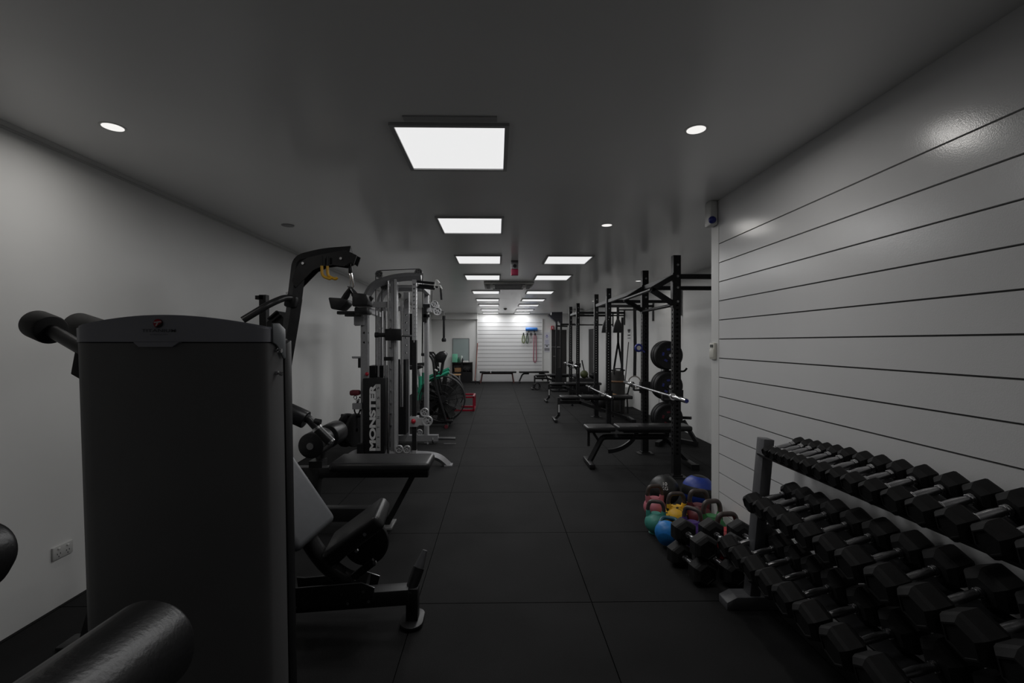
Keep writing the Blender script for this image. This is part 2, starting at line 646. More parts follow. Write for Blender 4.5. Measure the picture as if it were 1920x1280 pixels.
t1 = Thing('downlight', 'x', 'downlight', (0, 0, CEIL), 'round recessed downlights')
t1.part('trim_ring', MB().lathe([(0.046, -0.002), (0.060, -0.002), (0.061, 0.0), (0.046, 0.0)], (0, 0, 0), (0, 0, 1), 32), WHITE, local=True)
t1.part('lens', MB().lathe([(0, -0.003), (0.049, -0.003), (0.049, -0.001), (0, -0.001)], (0, 0, 0), (0, 0, 1), 32), SPOTM, local=True)
lamp('spot_lamp', t1.o, 'DISK', SPOT_W, 0.09, -0.012, (1, 0.97, 0.93))
DL = [(-2.05, 2.46, 'lit round downlight in the ceiling above the left wall'),
      (1.075, 2.44, 'lit round downlight nearest the camera above the slatted wall'),
      (1.075, 4.44, 'lit round downlight just beyond the end of the slatted wall'),
      (2.64, 8.46, 'small lit downlight above the rig, behind its second upright'),
      (2.69, 12.6, 'small lit downlight far back above the right wall'),
      (1.075, 0.2, 'round downlight over the right side behind the camera')]
for k, (x, y, lab) in enumerate(DL):
    if k == 0:
        t1.o.location = (x, y, CEIL)
        t1.o['label'] = lab
    else:
        cp_ = copy_thing(t1.o, (x, y, CEIL), lab, 'round recessed downlights')
        if y < 1:
            for ch in cp_.children:
                if ch.type == 'LIGHT':
                    ch.data = ch.data.copy()
                    ch.data.energy = SPOT_W * 0.5

# ------------------------------------------------------------------ dumbbell rack and dumbbells
TILT = math.radians(15)
t = Thing('dumbbell_rack', 'three tier grey steel dumbbell rack along the slatted wall', 'rack', (1.56, 1.84, 0))
RY0, RY1 = 1.02, 2.66
for y in (RY1, RY0):
    t.part('post', MB().bar((1.50, y, 0.05), (1.585, y, 0.985), 0.075, 0.062, up=(1, 0, 0), bev=0.004), RACKGREY)
    t.part('foot', MB().prism([(1.33, y + 0.05, 0), (1.775, y + 0.05, 0), (1.775, y + 0.05, 0.075), (1.39, y + 0.05, 0.075), (1.33, y + 0.05, 0.045)], (0, -0.10, 0), bev=0.004), RACKGREY)
for xm, zm, hd in ((1.625, 0.958, 0.029), (1.57, 0.668, 0.051), (1.50, 0.362, 0.064)):
    # every tier: two rails and, on the top one, a tray lip
    ca, sa = math.cos(TILT), math.sin(TILT)
    for s, wd in (((-0.082, 0.05), (0.075, 0.05)) if zm > 0.9 else ((-0.065, 0.085), (0.070, 0.105))):
        q = hd + 0.009
        c0 = V((xm + s * ca + q * sa, 0, zm + s * sa - q * ca))
        t.part('rail', MB().box((c0.x, (RY0 + RY1) / 2, c0.z), (wd, RY1 - RY0, 0.014), (0, -TILT, 0), bev=0.003), BLKM)
    for y in (RY0, RY1):
        t.part('tier_bracket', MB().bar((xm - 0.075, y, zm - hd - 0.047), (xm + 0.11, y, zm - hd + 0.0), 0.05, 0.022), RACKGREY)


def make_dumbbell(c2c, across, hl, grip_r=0.0155):
    """hex dumbbell lying along X; centre at the origin"""
    d = Thing('hex_dumbbell', 'x', 'dumbbell')
    R = across / 2 / math.cos(PI / 6)
    for s in (-1, 1):
        bm = MB()
        x0 = s * (c2c / 2 - hl / 2)
        prof = [(0, 0), (R * 0.62, 0), (R * 0.93, hl * 0.16), (R, hl * 0.26), (R, hl * 0.74), (R * 0.93, hl * 0.86), (R * 0.70, hl), (R * 0.62, hl), (R * 0.6, hl - 0.004), (0, hl - 0.004)]
        bm.lathe(prof, (x0, 0, 0), (s, 0, 0), 6, ang0=PI / 2)
        d.part('head', bm, RUB, local=True, smooth=False)
    g = c2c / 2 - hl / 2
    hb = MB().lathe([(grip_r * .86, -g), (grip_r * .86, -g * .72), (grip_r * 1.0, -g * .5), (grip_r * 1.12, 0), (grip_r * 1.0, g * .5), (grip_r * .86, g * .72), (grip_r * .86, g)], (0, 0, 0), (1, 0, 0), 18)
    h = d.part('handle', hb, KNURL, local=True)
    for s in (-1, 1):
        cb = MB()
        for q in range(3):
            cb.torus((s * (g - 0.004 - q * 0.006), 0, 0), (1, 0, 0), grip_r * 1.05, 0.0032, 20, 6)
        d.part('collar', cb, CHROME, h, local=True)
    return d.o


def put_row(ys, xm, zm, c2c, sizes, hls, tier, yaw=0.0):
    for k, y in enumerate(ys):
        f = k / (len(ys) - 1)
        cc = c2c[0] + (c2c[1] - c2c[0]) * f
        ac = sizes[0] + (sizes[1] - sizes[0]) * f
        hl = hls[0] + (hls[1] - hls[0]) * f
        o = make_dumbbell(cc, ac, hl)
        if k == 0:
            lab = 'smallest black hex dumbbell at the far end of the rack %s' % tier
        elif k == len(ys) - 1:
            lab = 'largest black hex dumbbell at the near end of the rack %s' % tier
        else:
            lab = 'black hex dumbbell with chrome handle, %s from the far end on the rack %s' % (ORD[k], tier)
        o['label'] = lab
        o['group'] = 'hex dumbbells on the rack %s' % tier
        o.location = (xm, y, zm + (ac - sizes[0]) / 2)
        o.rotation_euler = (0, -TILT, yaw + random.uniform(-0.03, 0.03))


put_row([2.554, 2.483, 2.418, 2.35, 2.277, 2.2, 2.107, 2.014, 1.917, 1.815, 1.70, 1.59, 1.475, 1.355, 1.225], 1.625, 0.958, (0.178, 0.222), (0.056, 0.112), (0.058, 0.085), 'top tier')
put_row([2.565, 2.46, 2.352, 2.232, 2.100, 1.962, 1.818, 1.667, 1.512, 1.352, 1.19], 1.57, 0.668, (0.222, 0.246), (0.100, 0.152), (0.088, 0.112), 'middle tier')
put_row([2.69, 2.553, 2.412, 2.27, 2.122, 1.96, 1.785, 1.60, 1.41], 1.50, 0.362, (0.236, 0.258), (0.126, 0.166), (0.096, 0.118), 'bottom tier')

# heavy dumbbells stacked on the floor in front of the kettlebells
for k, (x, y, z, lab) in enumerate([
        (1.295, 3.03, 0.078, 'heavy black dumbbell on the floor nearest the walkway, lower of its pair'),
        (1.315, 3.035, 0.235, 'heavy black dumbbell on top of the pair nearest the walkway'),
        (1.487, 3.02, 0.078, 'heavy black dumbbell on the floor, lower of the middle pair'),
        (1.505, 3.025, 0.235, 'heavy black dumbbell on top of the middle floor pair, below the purple kettlebell'),
        (1.677, 3.00, 0.078, 'heavy black dumbbell on the floor, lower of the pair by the wall'),
        (1.680, 3.00, 0.235, 'heavy black dumbbell on top of the floor pair by the slatted wall')]):
    o = make_dumbbell(0.247, 0.152, 0.115, 0.017)
    o.location = (x, y, z)
    o.rotation_euler = (PI / 6 * 0, 0, PI / 2 + (0.12 if k % 2 else 0.2) * (1 if k < 4 else 0))
    o['label'] = lab
    o['group'] = 'heavy dumbbells on the floor'


# ------------------------------------------------------------------ kettlebells and medicine balls
def kettlebell(x, y, s, col, label, colname, yaw=0.0, tip=None, hcol=None):
    R = 0.095
    t = Thing('kettlebell', label, 'kettlebell', (0, 0, 0), 'kettlebells on the floor')
    m = mat('enamel_' + colname, col, 0.42, var=0.14, scale=14, bump=0.08, bscale=60)
    prof = [(0, 0), (0.055, 0), (0.062, 0.004)]
    for i in range(2, 12):
        a = -PI / 2 + PI * i / 13
        prof.append((R * math.cos(a) * 1.02, 0.088 + R * 0.95 * math.sin(a)))
    prof += [(0.040, 0.178), (0.0, 0.181)]
    t.part('body', MB().lathe(prof, (0, 0, 0), (0, 0, 1), 32), m, local=True)
    hp = fillet([(-0.058, 0, 0.140), (-0.070, 0, 0.215), (-0.052, 0, 0.276), (0.052, 0, 0.276), (0.070, 0, 0.215), (0.058, 0, 0.140)], 0.05, 6)
    hm = mat('kettlebell_handle_' + colname, hcol, 0.45, var=0.2) if hcol else mat('kettlebell_handle', (0.060, 0.045, 0.040), 0.42, var=0.25)
    t.part('handle', MB().tube(hp, 0.0165, 12), hm, local=True)
    # enamelled horns where the handle leaves the body
    t.part('horn', MB().cyl((-0.056, 0, 0.132), (-0.067, 0, 0.196), 0.027, 0.019), m, local=True)
    t.part('horn', MB().cyl((0.056, 0, 0.132), (0.067, 0, 0.196), 0.027, 0.019), m, local=True)
    t.o.location = (x, y, 0) if tip is None else (x, y, tip[0])
    t.o.rotation_euler = (0, 0, yaw) if tip is None else (tip[1], tip[2], yaw)
    t.o.scale = (s,) * 3
    return t.o


KB = [(1.40, 4.02, 1.0, (0.52, 0.16, 0.20), 'pink kettlebell at the back beside the black medicine ball', 'pink', 0.1, None, None),
      (1.295, 3.69, 0.92, (0.06, 0.28, 0.23), 'teal kettlebell next to the walkway behind the blue one', 'teal', -0.35, None, None),
      (1.25, 3.36, 0.92, (0.02, 0.20, 0.55), 'bright blue kettlebell tipped over at the front of the cluster', 'blue', -0.5, (0.085, -1.25, 0.0), (0.02, 0.09, 0.12)),
      (1.505, 3.80, 1.02, (0.80, 0.45, 0.03), 'orange yellow kettlebell with worn black patches', 'orange', 0.05, None, None),
      (1.545, 3.50, 1.0, (0.07, 0.03, 0.20), 'purple kettlebell in the middle of the cluster', 'purple', -0.9, None, None),
      (1.685, 3.78, 1.12, (0.13, 0.018, 0.025), 'dark red kettlebell in front of the blue medicine ball', 'dark_red', 0.0, None, None),
      (1.675, 3.50, 1.12, (0.03, 0.20, 0.06), 'green kettlebell against the slatted wall', 'green', 0.2, None, None),
      (1.665, 3.27, 1.12, (0.50, 0.012, 0.02), 'bright red kettlebell behind the floor dumbbells', 'red', 0.1, None, None)]
KB[4] = (1.500, 3.47) + KB[4][2:]
KB[6] = (1.680, 3.535) + KB[6][2:]
for k in KB:
    kettlebell(*k)
# chipped paint on the orange kettlebell
m = MATS['enamel_orange']
nt = m.node_tree
n_ = [n for n in nt.nodes if n.type == 'VALTORGB'][0]
n_.color_ramp.elements[0].position = 0.43
n_.color_ramp.elements[1].position = 0.455
n_.color_ramp.elements[0].color = (0.02, 0.015, 0.01, 1)


def med_ball(x, y, r, label, stripe=None, txt=None):
    t = Thing('medicine_ball', label, 'medicine ball', (x, y, 0), 'medicine balls by the wall end')
    t.part('ball', MB().ball((x, y, r), r, 32, 20), mat('ball_leather', (0.016, 0.016, 0.016), 0.42, bump=0.08, bscale=200))
    if stripe:
        for s in (1, -1):
            b = MB()
            # panel of coloured leather over the ball: a lune above and below the black belt
            prof = []
            for i in range(9):
                a = math.radians(16 + 46 * i / 8)
                prof.append(((r * 1.006) * math.cos(a), s * (r * 1.006) * math.sin(a)))
            b.lathe(prof, (x, y, r), (0.15, 0.1, 1), 32)
            t.part('coloured_panel', b, stripe)
    if txt:
        for row, (tx, dz) in enumerate(txt):
            d = V((-0.25, -0.75, 0.52 + dz)).normalized()
            xx = V((0.95, -0.25, 0.0)).normalized()
            xx = (xx - d * xx.dot(d)).normalized()
            yy = d.cross(xx)
            M = Matrix.Translation(V((x, y, r)) + d * (r * 1.0)) @ Matrix((xx, yy, d)).transposed().to_4x4()
            t.part('lettering', MB().text(tx, M, 0.045, 0.002), LETTER)
    return t.o


med_ball(1.60, 4.33, 0.14, 'black medicine ball with white print behind the pink kettlebell', None, [('10', 0.12), ('KG', -0.2)])
med_ball(1.905, 4.28, 0.148, 'blue and black striped medicine ball at the end of the slatted wall', mat('blue_leather', (0.02, 0.05, 0.30), 0.42), None)

# ------------------------------------------------------------------ power rig
RX = 2.065
UY = [5.22, 6.33, 8.40, 9.45, 11.6, 12.75]
UT = 2.55
t = Thing('power_rig', 'long black steel power rig with six perforated uprights bolted to the right wall', 'rig', (RX, 9.0, 0))
for y in UY:
    u = t.part('upright', MB().perf((RX, y), 0.01, UT, 0.085, 0.075, 0.05, 0.0135, 0.25, 2.0), BLK, smooth=False)
    for z in (2.44, 2.31, 2.18, 2.02):
        t.part('bolt', MB().cyl((RX + 0.005, y - 0.0375, z), (RX + 0.005, y - 0.047, z), 0.014, n=6), STEEL, u)
    t.part('base_plate', MB().box((RX, y, 0.005), (0.22, 0.16, 0.01), bev=0.003).box((RX, y, 0.02), (0.12, 0.10, 0.02)), BLKM, u)
    cm = MB().box(((RX + XR) / 2 - 0.004, y, 2.31), (XR - RX - 0.008, 0.05, 0.055))
    t.part('wall_strut', cm, BLK)
    t.part('wall_bracket', MB().box((XR - 0.014, y, 2.2), (0.02, 0.07, 0.40)), BLK)
# pull-up bars out to the wall and the long connecting beam
t.part('connecting_beam', MB().box((RX, (UY[0] + UY[3]) / 2, 2.315), (0.05, UY[3] - UY[0], 0.055)), BLK)
t.part('connecting_beam', MB().box((RX, (UY[4] + UY[5]) / 2, 2.315), (0.05, UY[5] - UY[4], 0.055)), BLK)
t.part('pull_up_bar', MB().cyl((RX + 0.02, UY[4], 2.24), (XR - 0.02, UY[4] - 0.06, 2.24), 0.018), BLK)
t.part('pull_up_bar', MB().cyl((RX + 0.02, UY[5], 2.05), (XR - 0.02, UY[5], 2.05), 0.02), BLK)
# neutral grip bracket between the two nearest uprights
xt = RX - 0.285
for y, zz in ((UY[0], 2.16), (UY[1], 2.15)):
    a = MB()
    a.bar((RX - 0.03, y, 2.31), (xt, y, zz), 0.055, 0.055)
    a.bar((RX - 0.03, y, 1.995), (xt, y, zz), 0.055, 0.055)
    a.box((RX - 0.045, y, 2.15), (0.01, 0.07, 0.40))
    t.part('grip_bracket', a, BLK)
t.part('grip_bar', MB().cyl((xt, UY[0], 2.16), (xt, UY[1], 2.15), 0.02), BLKM)
t.part('grip_bar', MB().cyl((RX - 0.03, UY[0], 1.985), (RX - 0.03, UY[1], 1.985), 0.02), BLKM)


def j_cups(z, ys):
    for y in ys:
        jc = MB()
        jc.box((RX - 0.055, y, z - 0.01), (0.02, 0.09, 0.16), bev=0.003)
        jc.box((RX - 0.10, y, z - 0.045), (0.11, 0.06, 0.022), bev=0.003)
        jc.box((RX - 0.155, y, z - 0.015), (0.016, 0.06, 0.07), bev=0.003)
        jc.box((RX, y - 0.045, z + 0.02), (0.13, 0.012, 0.11))
        t.part('j_cup', jc, BLKP)


BARS = [(0.947, (4.66, 6.93), 1.955), (0.605, (7.70, 9.90), 1.955), (0.965, (11.02, 13.25), 1.955)]
for (z, ys, x), pr in zip(BARS, ((0, 1), (2, 3), (4, 5))):
    j_cups(z - 0.015, [UY[i] for i in pr])


def barbell(x, y0, y1, z, label, cap):
    b = Thing('barbell', label, 'barbell', (x, (y0 + y1) / 2, z), 'empty barbells resting on the rig')
    b.part('shaft', MB().cyl((x, y0 + 0.40, z), (x, y1 - 0.40, z), 0.0145), STEEL)
    for s, a in ((1, y0), (-1, y1)):
        sl = b.part('sleeve', MB().lathe([(0, 0), (0.021, 0), (0.025, 0.006), (0.025, 0.36), (0.038, 0.362), (0.040, 0.37), (0.040, 0.388), (0.036, 0.395), (0.024, 0.398), (0.024, 0.42), (0, 0.42)], (x, a, z), (0, s, 0), 24), CHROME)
        b.part('end_cap', MB().cyl((x, a - s * 0.002, z), (x, a + s * 0.004, z), 0.02), cap, sl)
    return b


barbell(BARS[0][2], *BARS[0][1], BARS[0][0], 'silver barbell with blue end caps across the nearest pair of uprights', NAVY)
barbell(BARS[1][2], *BARS[1][1], BARS[1][0], 'silver barbell set low across the second pair of uprights', BLKP)
barbell(BARS[2][2], *BARS[2][1], BARS[2][0], 'silver barbell across the farthest pair of uprights', BLKP)


# ------------------------------------------------------------------ adjustable benches
def bench(label, loc, rotz, variant=0, L=1.32):
    t = Thing('weight_bench', label, 'bench', loc, 'adjustable benches by the rig', rotz)
    P = lambda n, b, m, par=None: t.part(n, b, m, par, local=True)
    sl = 0.36
    P('seat_pad', MB().box((sl / 2, 0, 0.47), (sl, 0.27, 0.06), bev=0.022, seg=3), VINYL)
    P('back_pad', MB().box(((sl + 0.03 + L) / 2, 0, 0.475), (L - sl - 0.03, 0.27, 0.065), bev=0.022, seg=3), VINYL)
    P('pad_rail', MB().box((0.18, 0, 0.425), (0.28, 0.05, 0.03)).box(((sl + L) / 2, 0, 0.425), (L - sl - 0.25, 0.06, 0.035)), BLKM)
    if variant == 0:
        P('main_beam', MB().tube(fillet([(0.06, 0, 0.05), (0.22, 0, 0.355), (L - 0.30, 0, 0.355), (L - 0.02, 0, 0.06)], 0.05, 3), 0.036, 4), BLKM)
        P('seat_post', MB().bar((0.045, 0, 0.44), (0.045, 0, 0.24), 0.03, 0.03).bar((0.10, 0, 0.42), (0.20, 0, 0.26), 0.03, 0.03), BLKM)
        arc = [V((0.62 - 0.36 + 0.40 * math.cos(a), 0, 0.47 - 0.0 + 0.30 * math.sin(a))) for a in [math.radians(-5 - 80 * i / 10) for i in range(11)]]
        P('ladder', MB().strap(arc, 0.03, 0.05, (0, 1, 0)), BLK)
        P('front_foot', MB().box((0.05, 0, 0.035), (0.07, 0.44, 0.05), bev=0.006), BLKM)
    else:
        P('main_beam', MB().bar((0.0, 0, 0.37), (0.42, 0, 0.37), 0.06, 0.06).bar((0.38, 0, 0.37), (L - 0.10, 0, 0.06), 0.06, 0.06), BLKM)
        lg = P('front_leg', MB().bar((-0.02, 0, 0.46), (-0.02, 0, 0.10), 0.05, 0.05).bar((-0.02, 0, 0.12), (-0.10, 0, 0.03), 0.05, 0.05), BLKM)
        if variant == 1:
            P('sticker', MB().box((-0.02, -0.027, 0.25), (0.03, 0.004, 0.15)), LABELS, lg)
        P('front_foot', MB().box((-0.10, 0, 0.03), (0.06, 0.42, 0.05), bev=0.006), BLKM)
        P('adjuster', MB().cyl((0.24, -0.06, 0.32), (0.24, 0.06, 0.32), 0.022).bar((0.62, 0, 0.41), (0.82, 0, 0.22), 0.04, 0.05), BLK)
        if variant == 2:
            for s in (-1, 1):
                P('wheel', MB().torus((0.05, s * 0.12, 0.122), (0, 1, 0), 0.10, 0.022, 24), BLKP)
    P('rear_foot', MB().box((L - 0.03, 0, 0.035), (0.08, 0.52, 0.06), bev=0.006), BLKM)
    for s in (-1, 1):
        P('rubber_cap', MB().box((L - 0.03, s * 0.26, 0.035), (0.095, 0.03, 0.07)), BLKP)
    return t.o


bench('black adjustable bench with gap between seat and back pad, nearest in the rig', (1.115, 5.75, 0), 0.0, 0)
bench('black flat-set bench with pale sticker on its front leg, second along the rig', (1.24, 8.98, 0), 0.0, 1, 1.42)
bench('black bench under the far green ball, third along the rig', (1.38, 11.9, 0), 0.0, 1, 1.34)
bench('farthest black bench in the rig with round wheels under its head', (1.26, 15.0, 0), 0.02, 2, 1.38)

# ------------------------------------------------------------------ bumper plate tree
PX, PY = 2.62, 6.95
t = Thing('plate_tree', 'black plate storage stand behind the nearest uprights', 'plate rack', (PX, PY, 0))
t.part('post', MB().bar((PX + 0.06, PY + 0.22, 0.05), (PX + 0.06, PY + 0.22, 1.52), 0.07, 0.07), BLK)
for s in (-1, 1):
    t.part('foot', MB().bar((PX + 0.06, PY + 0.22, 0.04), (PX + 0.06 + s * 0.3, PY - 0.22, 0.04), 0.06, 0.06), BLK)
t.part('brace', MB().bar((PX + 0.36, PY - 0.2, 0.06), (PX + 0.22, PY - 0.05, 0.36), 0.05, 0.05).bar((PX + 0.05, PY + 0.18, 0.38), (PX + 0.34, PY - 0.06, 0.40), 0.05, 0.04), BLK)
PZ = [1.355, 0.885, 0.40]
for z in PZ:
    t.part('peg', MB().cyl((PX, PY + 0.2, z), (PX, PY - 0.12, z), 0.024), CHROME)
t.part('hook', MB().tube(fillet([(PX + 0.06, PY + 0.18, 1.10), (PX + 0.30, PY + 0.10, 1.10), (PX + 0.34, PY + 0.10, 1.15)], 0.04), 0.015), BLK)
PC = [NAVY, NAVY, MAROON]
PN = [('top', 'blue lettering'), ('middle', 'blue hub'), ('bottom', 'red mark')]
for z, cm, (pn, pl) in zip(PZ, PC, PN):
    for k, (r, th, y) in enumerate(((0.215, 0.07, PY - 0.03), (0.222, 0.06, PY + 0.05), (0.225, 0.05, PY + 0.115))):
        lab = ('front black bumper plate with %s on the %s peg of the plate stand' % (pl, pn)) if k == 0 else ('%s black bumper plate on the %s peg of the plate stand' % (('middle', 'rear')[k - 1], pn))
        p = Thing('bumper_plate', lab, 'weight plate', (PX, y, z), 'bumper plates on the plate stand')
        zz = 0.0 - 0.0
        h = th / 2
        p.part('disc', MB().lathe([(0.026, -h), (0.06, -h), (0.075, -h * .8), (r * .78, -h * .8), (r * .84, -h), (r - .012, -h), (r, -h + .012), (r, h - .012), (r - .012, h), (0.026, h), (0.026, -h)], (PX, y, z - 0.0), (0, 1, 0), 40), PLATE)
        hub = p.part('hub', MB().lathe([(0.025, -h - .002), (0.05, -h - .002), (0.05, -h + .006), (0.025, -h + .006), (0.025, -h - .002)], (PX, y, z), (0, 1, 0), 28), BLKM)
        if k == 0:
            lb = MB()
            for a in range(5):
                an = 2 * PI * a / 5 + 0.4
                c_ = V((PX + 0.09 * math.cos(an), y - h * .8 - 0.001, z + 0.09 * math.sin(an)))
                lb.box(c_, (0.05, 0.003, 0.03), (0, -an + PI / 2, 0))
            p.part('lettering', lb, cm)

# ------------------------------------------------------------------ things hung on or leaning by the rig
t = Thing('barbell_collar', 'blue and white round barbell collar on the second upright', 'collar', at(1197.5, 652, 6.29))
c = at(1197.5, 652, 6.25)
t.part('ring', MB().torus(c, (0, 1, 0), 0.043, 0.016, 28, 10), NAVY)
t.part('hub', MB().cyl(c + V((0, -0.012, 0)), c + V((0, 0.012, 0)), 0.03, n=24), WHITE)
t.part('lever', MB().bar(c + V((0.03, 0, -0.02)), c + V((0.085, 0, -0.06)), 0.02, 0.02), NAVY)

top = V((2.78, 9.4, 2.335))
t = Thing('gymnastic_ring', 'wooden gym ring on a broad black strap hanging from the rig', 'gym ring', top)
zr = at(1190, 716, 9.4)
t.part('strap', MB().strap([V((zr.x, 9.4, 2.28)), V((zr.x + 0.01, 9.4, 1.5)), V((zr.x, 9.4, zr.z + 0.11))], 0.065, 0.006, (1, 0, 0)).strap([V((zr.x, 9.40, 2.276)), V((zr.x, 9.40, 2.282))], 0.065, 0.01, (1, 0, 0)), BLKP)
t.part('ring', MB().torus(zr, (0.35, 1, 0), 0.12, 0.014, 36, 8), mat('worn_ring', (0.22, 0.20, 0.18), 0.5))
t.part('strap_tail', MB().strap([zr + V((-0.10, 0, -0.06)), zr + V((-0.16, 0, -0.30)), zr + V((-0.14, 0, -0.66))], 0.03, 0.006, (1, 0, 0)), BLKP)

p = at(1145, 612, 9.45)
t = Thing('ab_strap_pair', 'pair of padded black ab straps hanging from the strut of the fourth upright', 'ab straps', (p.x, 9.45, 2.3))
for dx in (-0.09, 0.15):
    x = p.x + dx
    t.part('cuff', MB().prism([(x - 0.10, 9.42, p.z - 0.13), (x + 0.10, 9.42, p.z - 0.13), (x + 0.08, 9.42, p.z + 0.02), (x + 0.02, 9.42, p.z + 0.16), (x - 0.02, 9.42, p.z + 0.16), (x - 0.08, 9.42, p.z + 0.02)], (0, 0.06, 0), bev=0.008), BLKP)
    t.part('webbing', MB().strap([V((x, 9.45, p.z + 0.15)), V((x, 9.45, 2.285))], 0.05, 0.006, (1, 0, 0)), BLKP)

p0, p1 = at(1159, 575, 10.4), at(1157, 694, 10.4)
t = Thing('suspension_trainer', 'black suspension straps hung by the right wall, split into two long loops', 'suspension straps', (p0.x, 10.4, p1.z))
t.part('anchor_strap', MB().strap([V((p0.x, 10.4, 2.3)), V((p0.x, 10.4, 1.55))], 0.05, 0.008, (1, 0, 0)), BLKP)
t.part('wall_hook', MB().bar((p0.x, 10.4, 2.3), (XR - 0.002, 10.4, 2.3), 0.03, 0.03), BLKM)
for s in (-1, 1):
    t.part('loop_strap', MB().strap([V((p0.x, 10.4, 1.56)), V((p0.x + s * 0.05, 10.4, 1.25)), V((p0.x + s * 0.10, 10.4, p1.z))], 0.045, 0.008, (1, 0, 0)), BLKP)
    t.part('handle', MB().cyl((p0.x + s * 0.10 - 0.055, 10.4, p1.z), (p0.x + s * 0.10 + 0.055, 10.4, p1.z), 0.017), FOAM)

single('battle_pole', MB().cyl((at(1165.5, 668, 10.3).x, 10.3, 0.01), (at(1165.5, 668, 10.3).x + 0.02, 10.3, 2.12), 0.03), BLKM,
       'tall dark pole standing beside the suspension straps by the right wall', 'pole')
pa, pb = at(1178.5, 641, 10.6), at(1168.5, 744, 10.2)
single('leaning_stick', MB().cyl((pb.x, 10.25, 0.005), (pa.x, 10.6, pa.z), 0.011), BLKM, 'thin dark stick leaning beside the hanging gym ring strap', 'stick')

# sandbag standing by the wall with a timber block
p = at(1157, 712, 10.0)
t = Thing('sandbag', 'grey and black upright sandbag with handles below the hanging straps', 'sandbag', (p.x, 10.0, 0))
t.part('bag', MB().lathe([(0, 0), (0.15, 0.0), (0.165, 0.05), (0.17, 0.45), (0.16, 0.82), (0.11, 0.92), (0, 0.94)], (p.x, 10.0, 0), (0, 0, 1), 24), mat('grey_canvas', (0.022, 0.021, 0.020), 0.8, var=0.4, scale=7))
t.part('band', MB().torus((p.x, 10.0, 0.36), (0, 0, 1), 0.17, 0.016, 32).torus((p.x, 10.0, 0.70), (0, 0, 1), 0.164, 0.018, 32), mat('tan_webbing', (0.20, 0.11, 0.06), 0.7))
t.part('carry_handle', MB().tube(fillet([(p.x - 0.1, 9.88, 0.86), (p.x - 0.1, 9.87, 0.98), (p.x + 0.1, 9.87, 0.98), (p.x + 0.1, 9.88, 0.86)], 0.04), 0.014), BLKP)
p = at(1160, 735, 9.3)
t = Thing('timber_stand', 'pale timber board on a black frame in front of the upright sandbag', 'stand', (p.x, 9.45, 0))
t.part('board', MB().box((p.x, 9.45, 0.44), (0.26, 0.12, 0.05), (0, 0.25, 0), bev=0.004), WOOD)
t.part('frame', MB().box((p.x - 0.09, 9.45, 0.22), (0.04, 0.08, 0.44)).box((p.x + 0.09, 9.45, 0.20), (0.04, 0.08, 0.40)).box((p.x, 9.45, 0.10), (0.2, 0.04, 0.04)), BLKP)
p = at(1137, 736, 9.9)
single('slam_ball', MB().ball((p.x - 0.02, 10.35, 0.17), 0.17, 28, 16), BLKP, 'black slam ball on the floor beside the fourth upright', 'slam ball')
p = at(1094, 703, 13.6)
b_ = single('plyo_crate', MB().box((p.x, 13.6, 0.24), (0.75, 0.5, 0.48), bev=0.02), BLKP, 'black padded box holding the olive ball behind the rig', 'padded box')
single('medicine_ball', MB().ball((p.x + 0.02, 13.6, 0.48 + 0.12), 0.12, 28, 16), OLIVE, 'olive green ball on the black padded box', 'medicine ball')
single('dark_bag', MB().ball((p.x + 0.28, 13.52, 0.48 + 0.09), 0.13, 20, 12, 0.7), BLKP, 'small dark bag beside the olive ball', 'bag')
single('dark_bag', MB().ball((p.x - 0.23, 13.52, 0.48 + 0.075), 0.11, 20, 12, 0.7), mat('grey_cloth', (0.06, 0.06, 0.065), 0.8), 'small grey bag on the padded box left of the olive ball', 'bag')
pa, pb = at(1091, 675, 14.3), at(1097, 700, 14.3)
t = Thing('sledgehammer', 'black sledgehammer leaning head down behind the olive ball', 'sledgehammer', (pb.x, 14.3, 0))
t.part('shaft', MB().cyl((pb.x + 0.05, 14.3, 0.3), pa, 0.02), BLKM)
t.part('hammer_head', MB().box((pb.x + 0.03, 14.3, 0.42), (0.12, 0.16, 0.14), bev=0.01), BLKP)
t.part('stand', MB().box((pb.x + 0.05, 14.3, 0.15), (0.3, 0.3, 0.3)), BLKP)
# cable attachments hung on the right wall between the second upright and the plates
wy = 8.9
t = Thing('chain_handle_set', 'chrome chain handles hanging under a grey rail on the right wall', 'cable handle', (XR - 0.03, wy, 1.0))
pz = lambda py: at(1219, py, wy).z
t.part('wall_rail', MB().box((XR - 0.02, wy, (pz(641) + pz(676)) / 2), (0.03, 0.05, pz(641) - pz(676))), GREYPL)
hz = pz(676)
for s in (-1, 1):
    yb = wy + s * 0.05
    t.part('cable', MB().cyl((XR - 0.03, wy, hz), (XR - 0.05 - 0.02 * s, yb, pz(760)), 0.006), STEEL)
    t.part('grip', MB().cyl((XR - 0.12 - 0.02 * s, yb, pz(764)), (XR - 0.02, yb, pz(764)), 0.012), CHROME)
wy = 8.0
single('wall_cable', MB().box((XR - 0.02, wy, at(1283, 567, wy).z), (0.03, 0.04, 0.46)).cyl((XR - 0.03, wy, at(1283, 590, wy).z), (XR - 0.05, wy, at(1281, 650, wy).z), 0.008), GREYPL,
       'grey rail and cable on the right wall above the bumper plates', 'cable rail')
# small printed notice on the right wall
p = at(1181, 626, 11.2)
t = Thing('wall_notice', 'small black and white notice high on the right wall beside the ring strap', 'notice', (XR - 0.004, 11.2, p.z))
t.part('sheet', MB().box((XR - 0.004, 11.2, p.z), (0.004, 0.32, 0.28)), WALL)
nb = MB()
for z_, h_, w_ in ((0.09, 0.06, 0.22), (0.045, 0.025, 0.15), (-0.03, 0.03, 0.22), (-0.10, 0.018, 0.24)):
    nb.box((XR - 0.008, 11.2, p.z + z_), (0.002, w_, h_))
t.part('print', nb, INK)
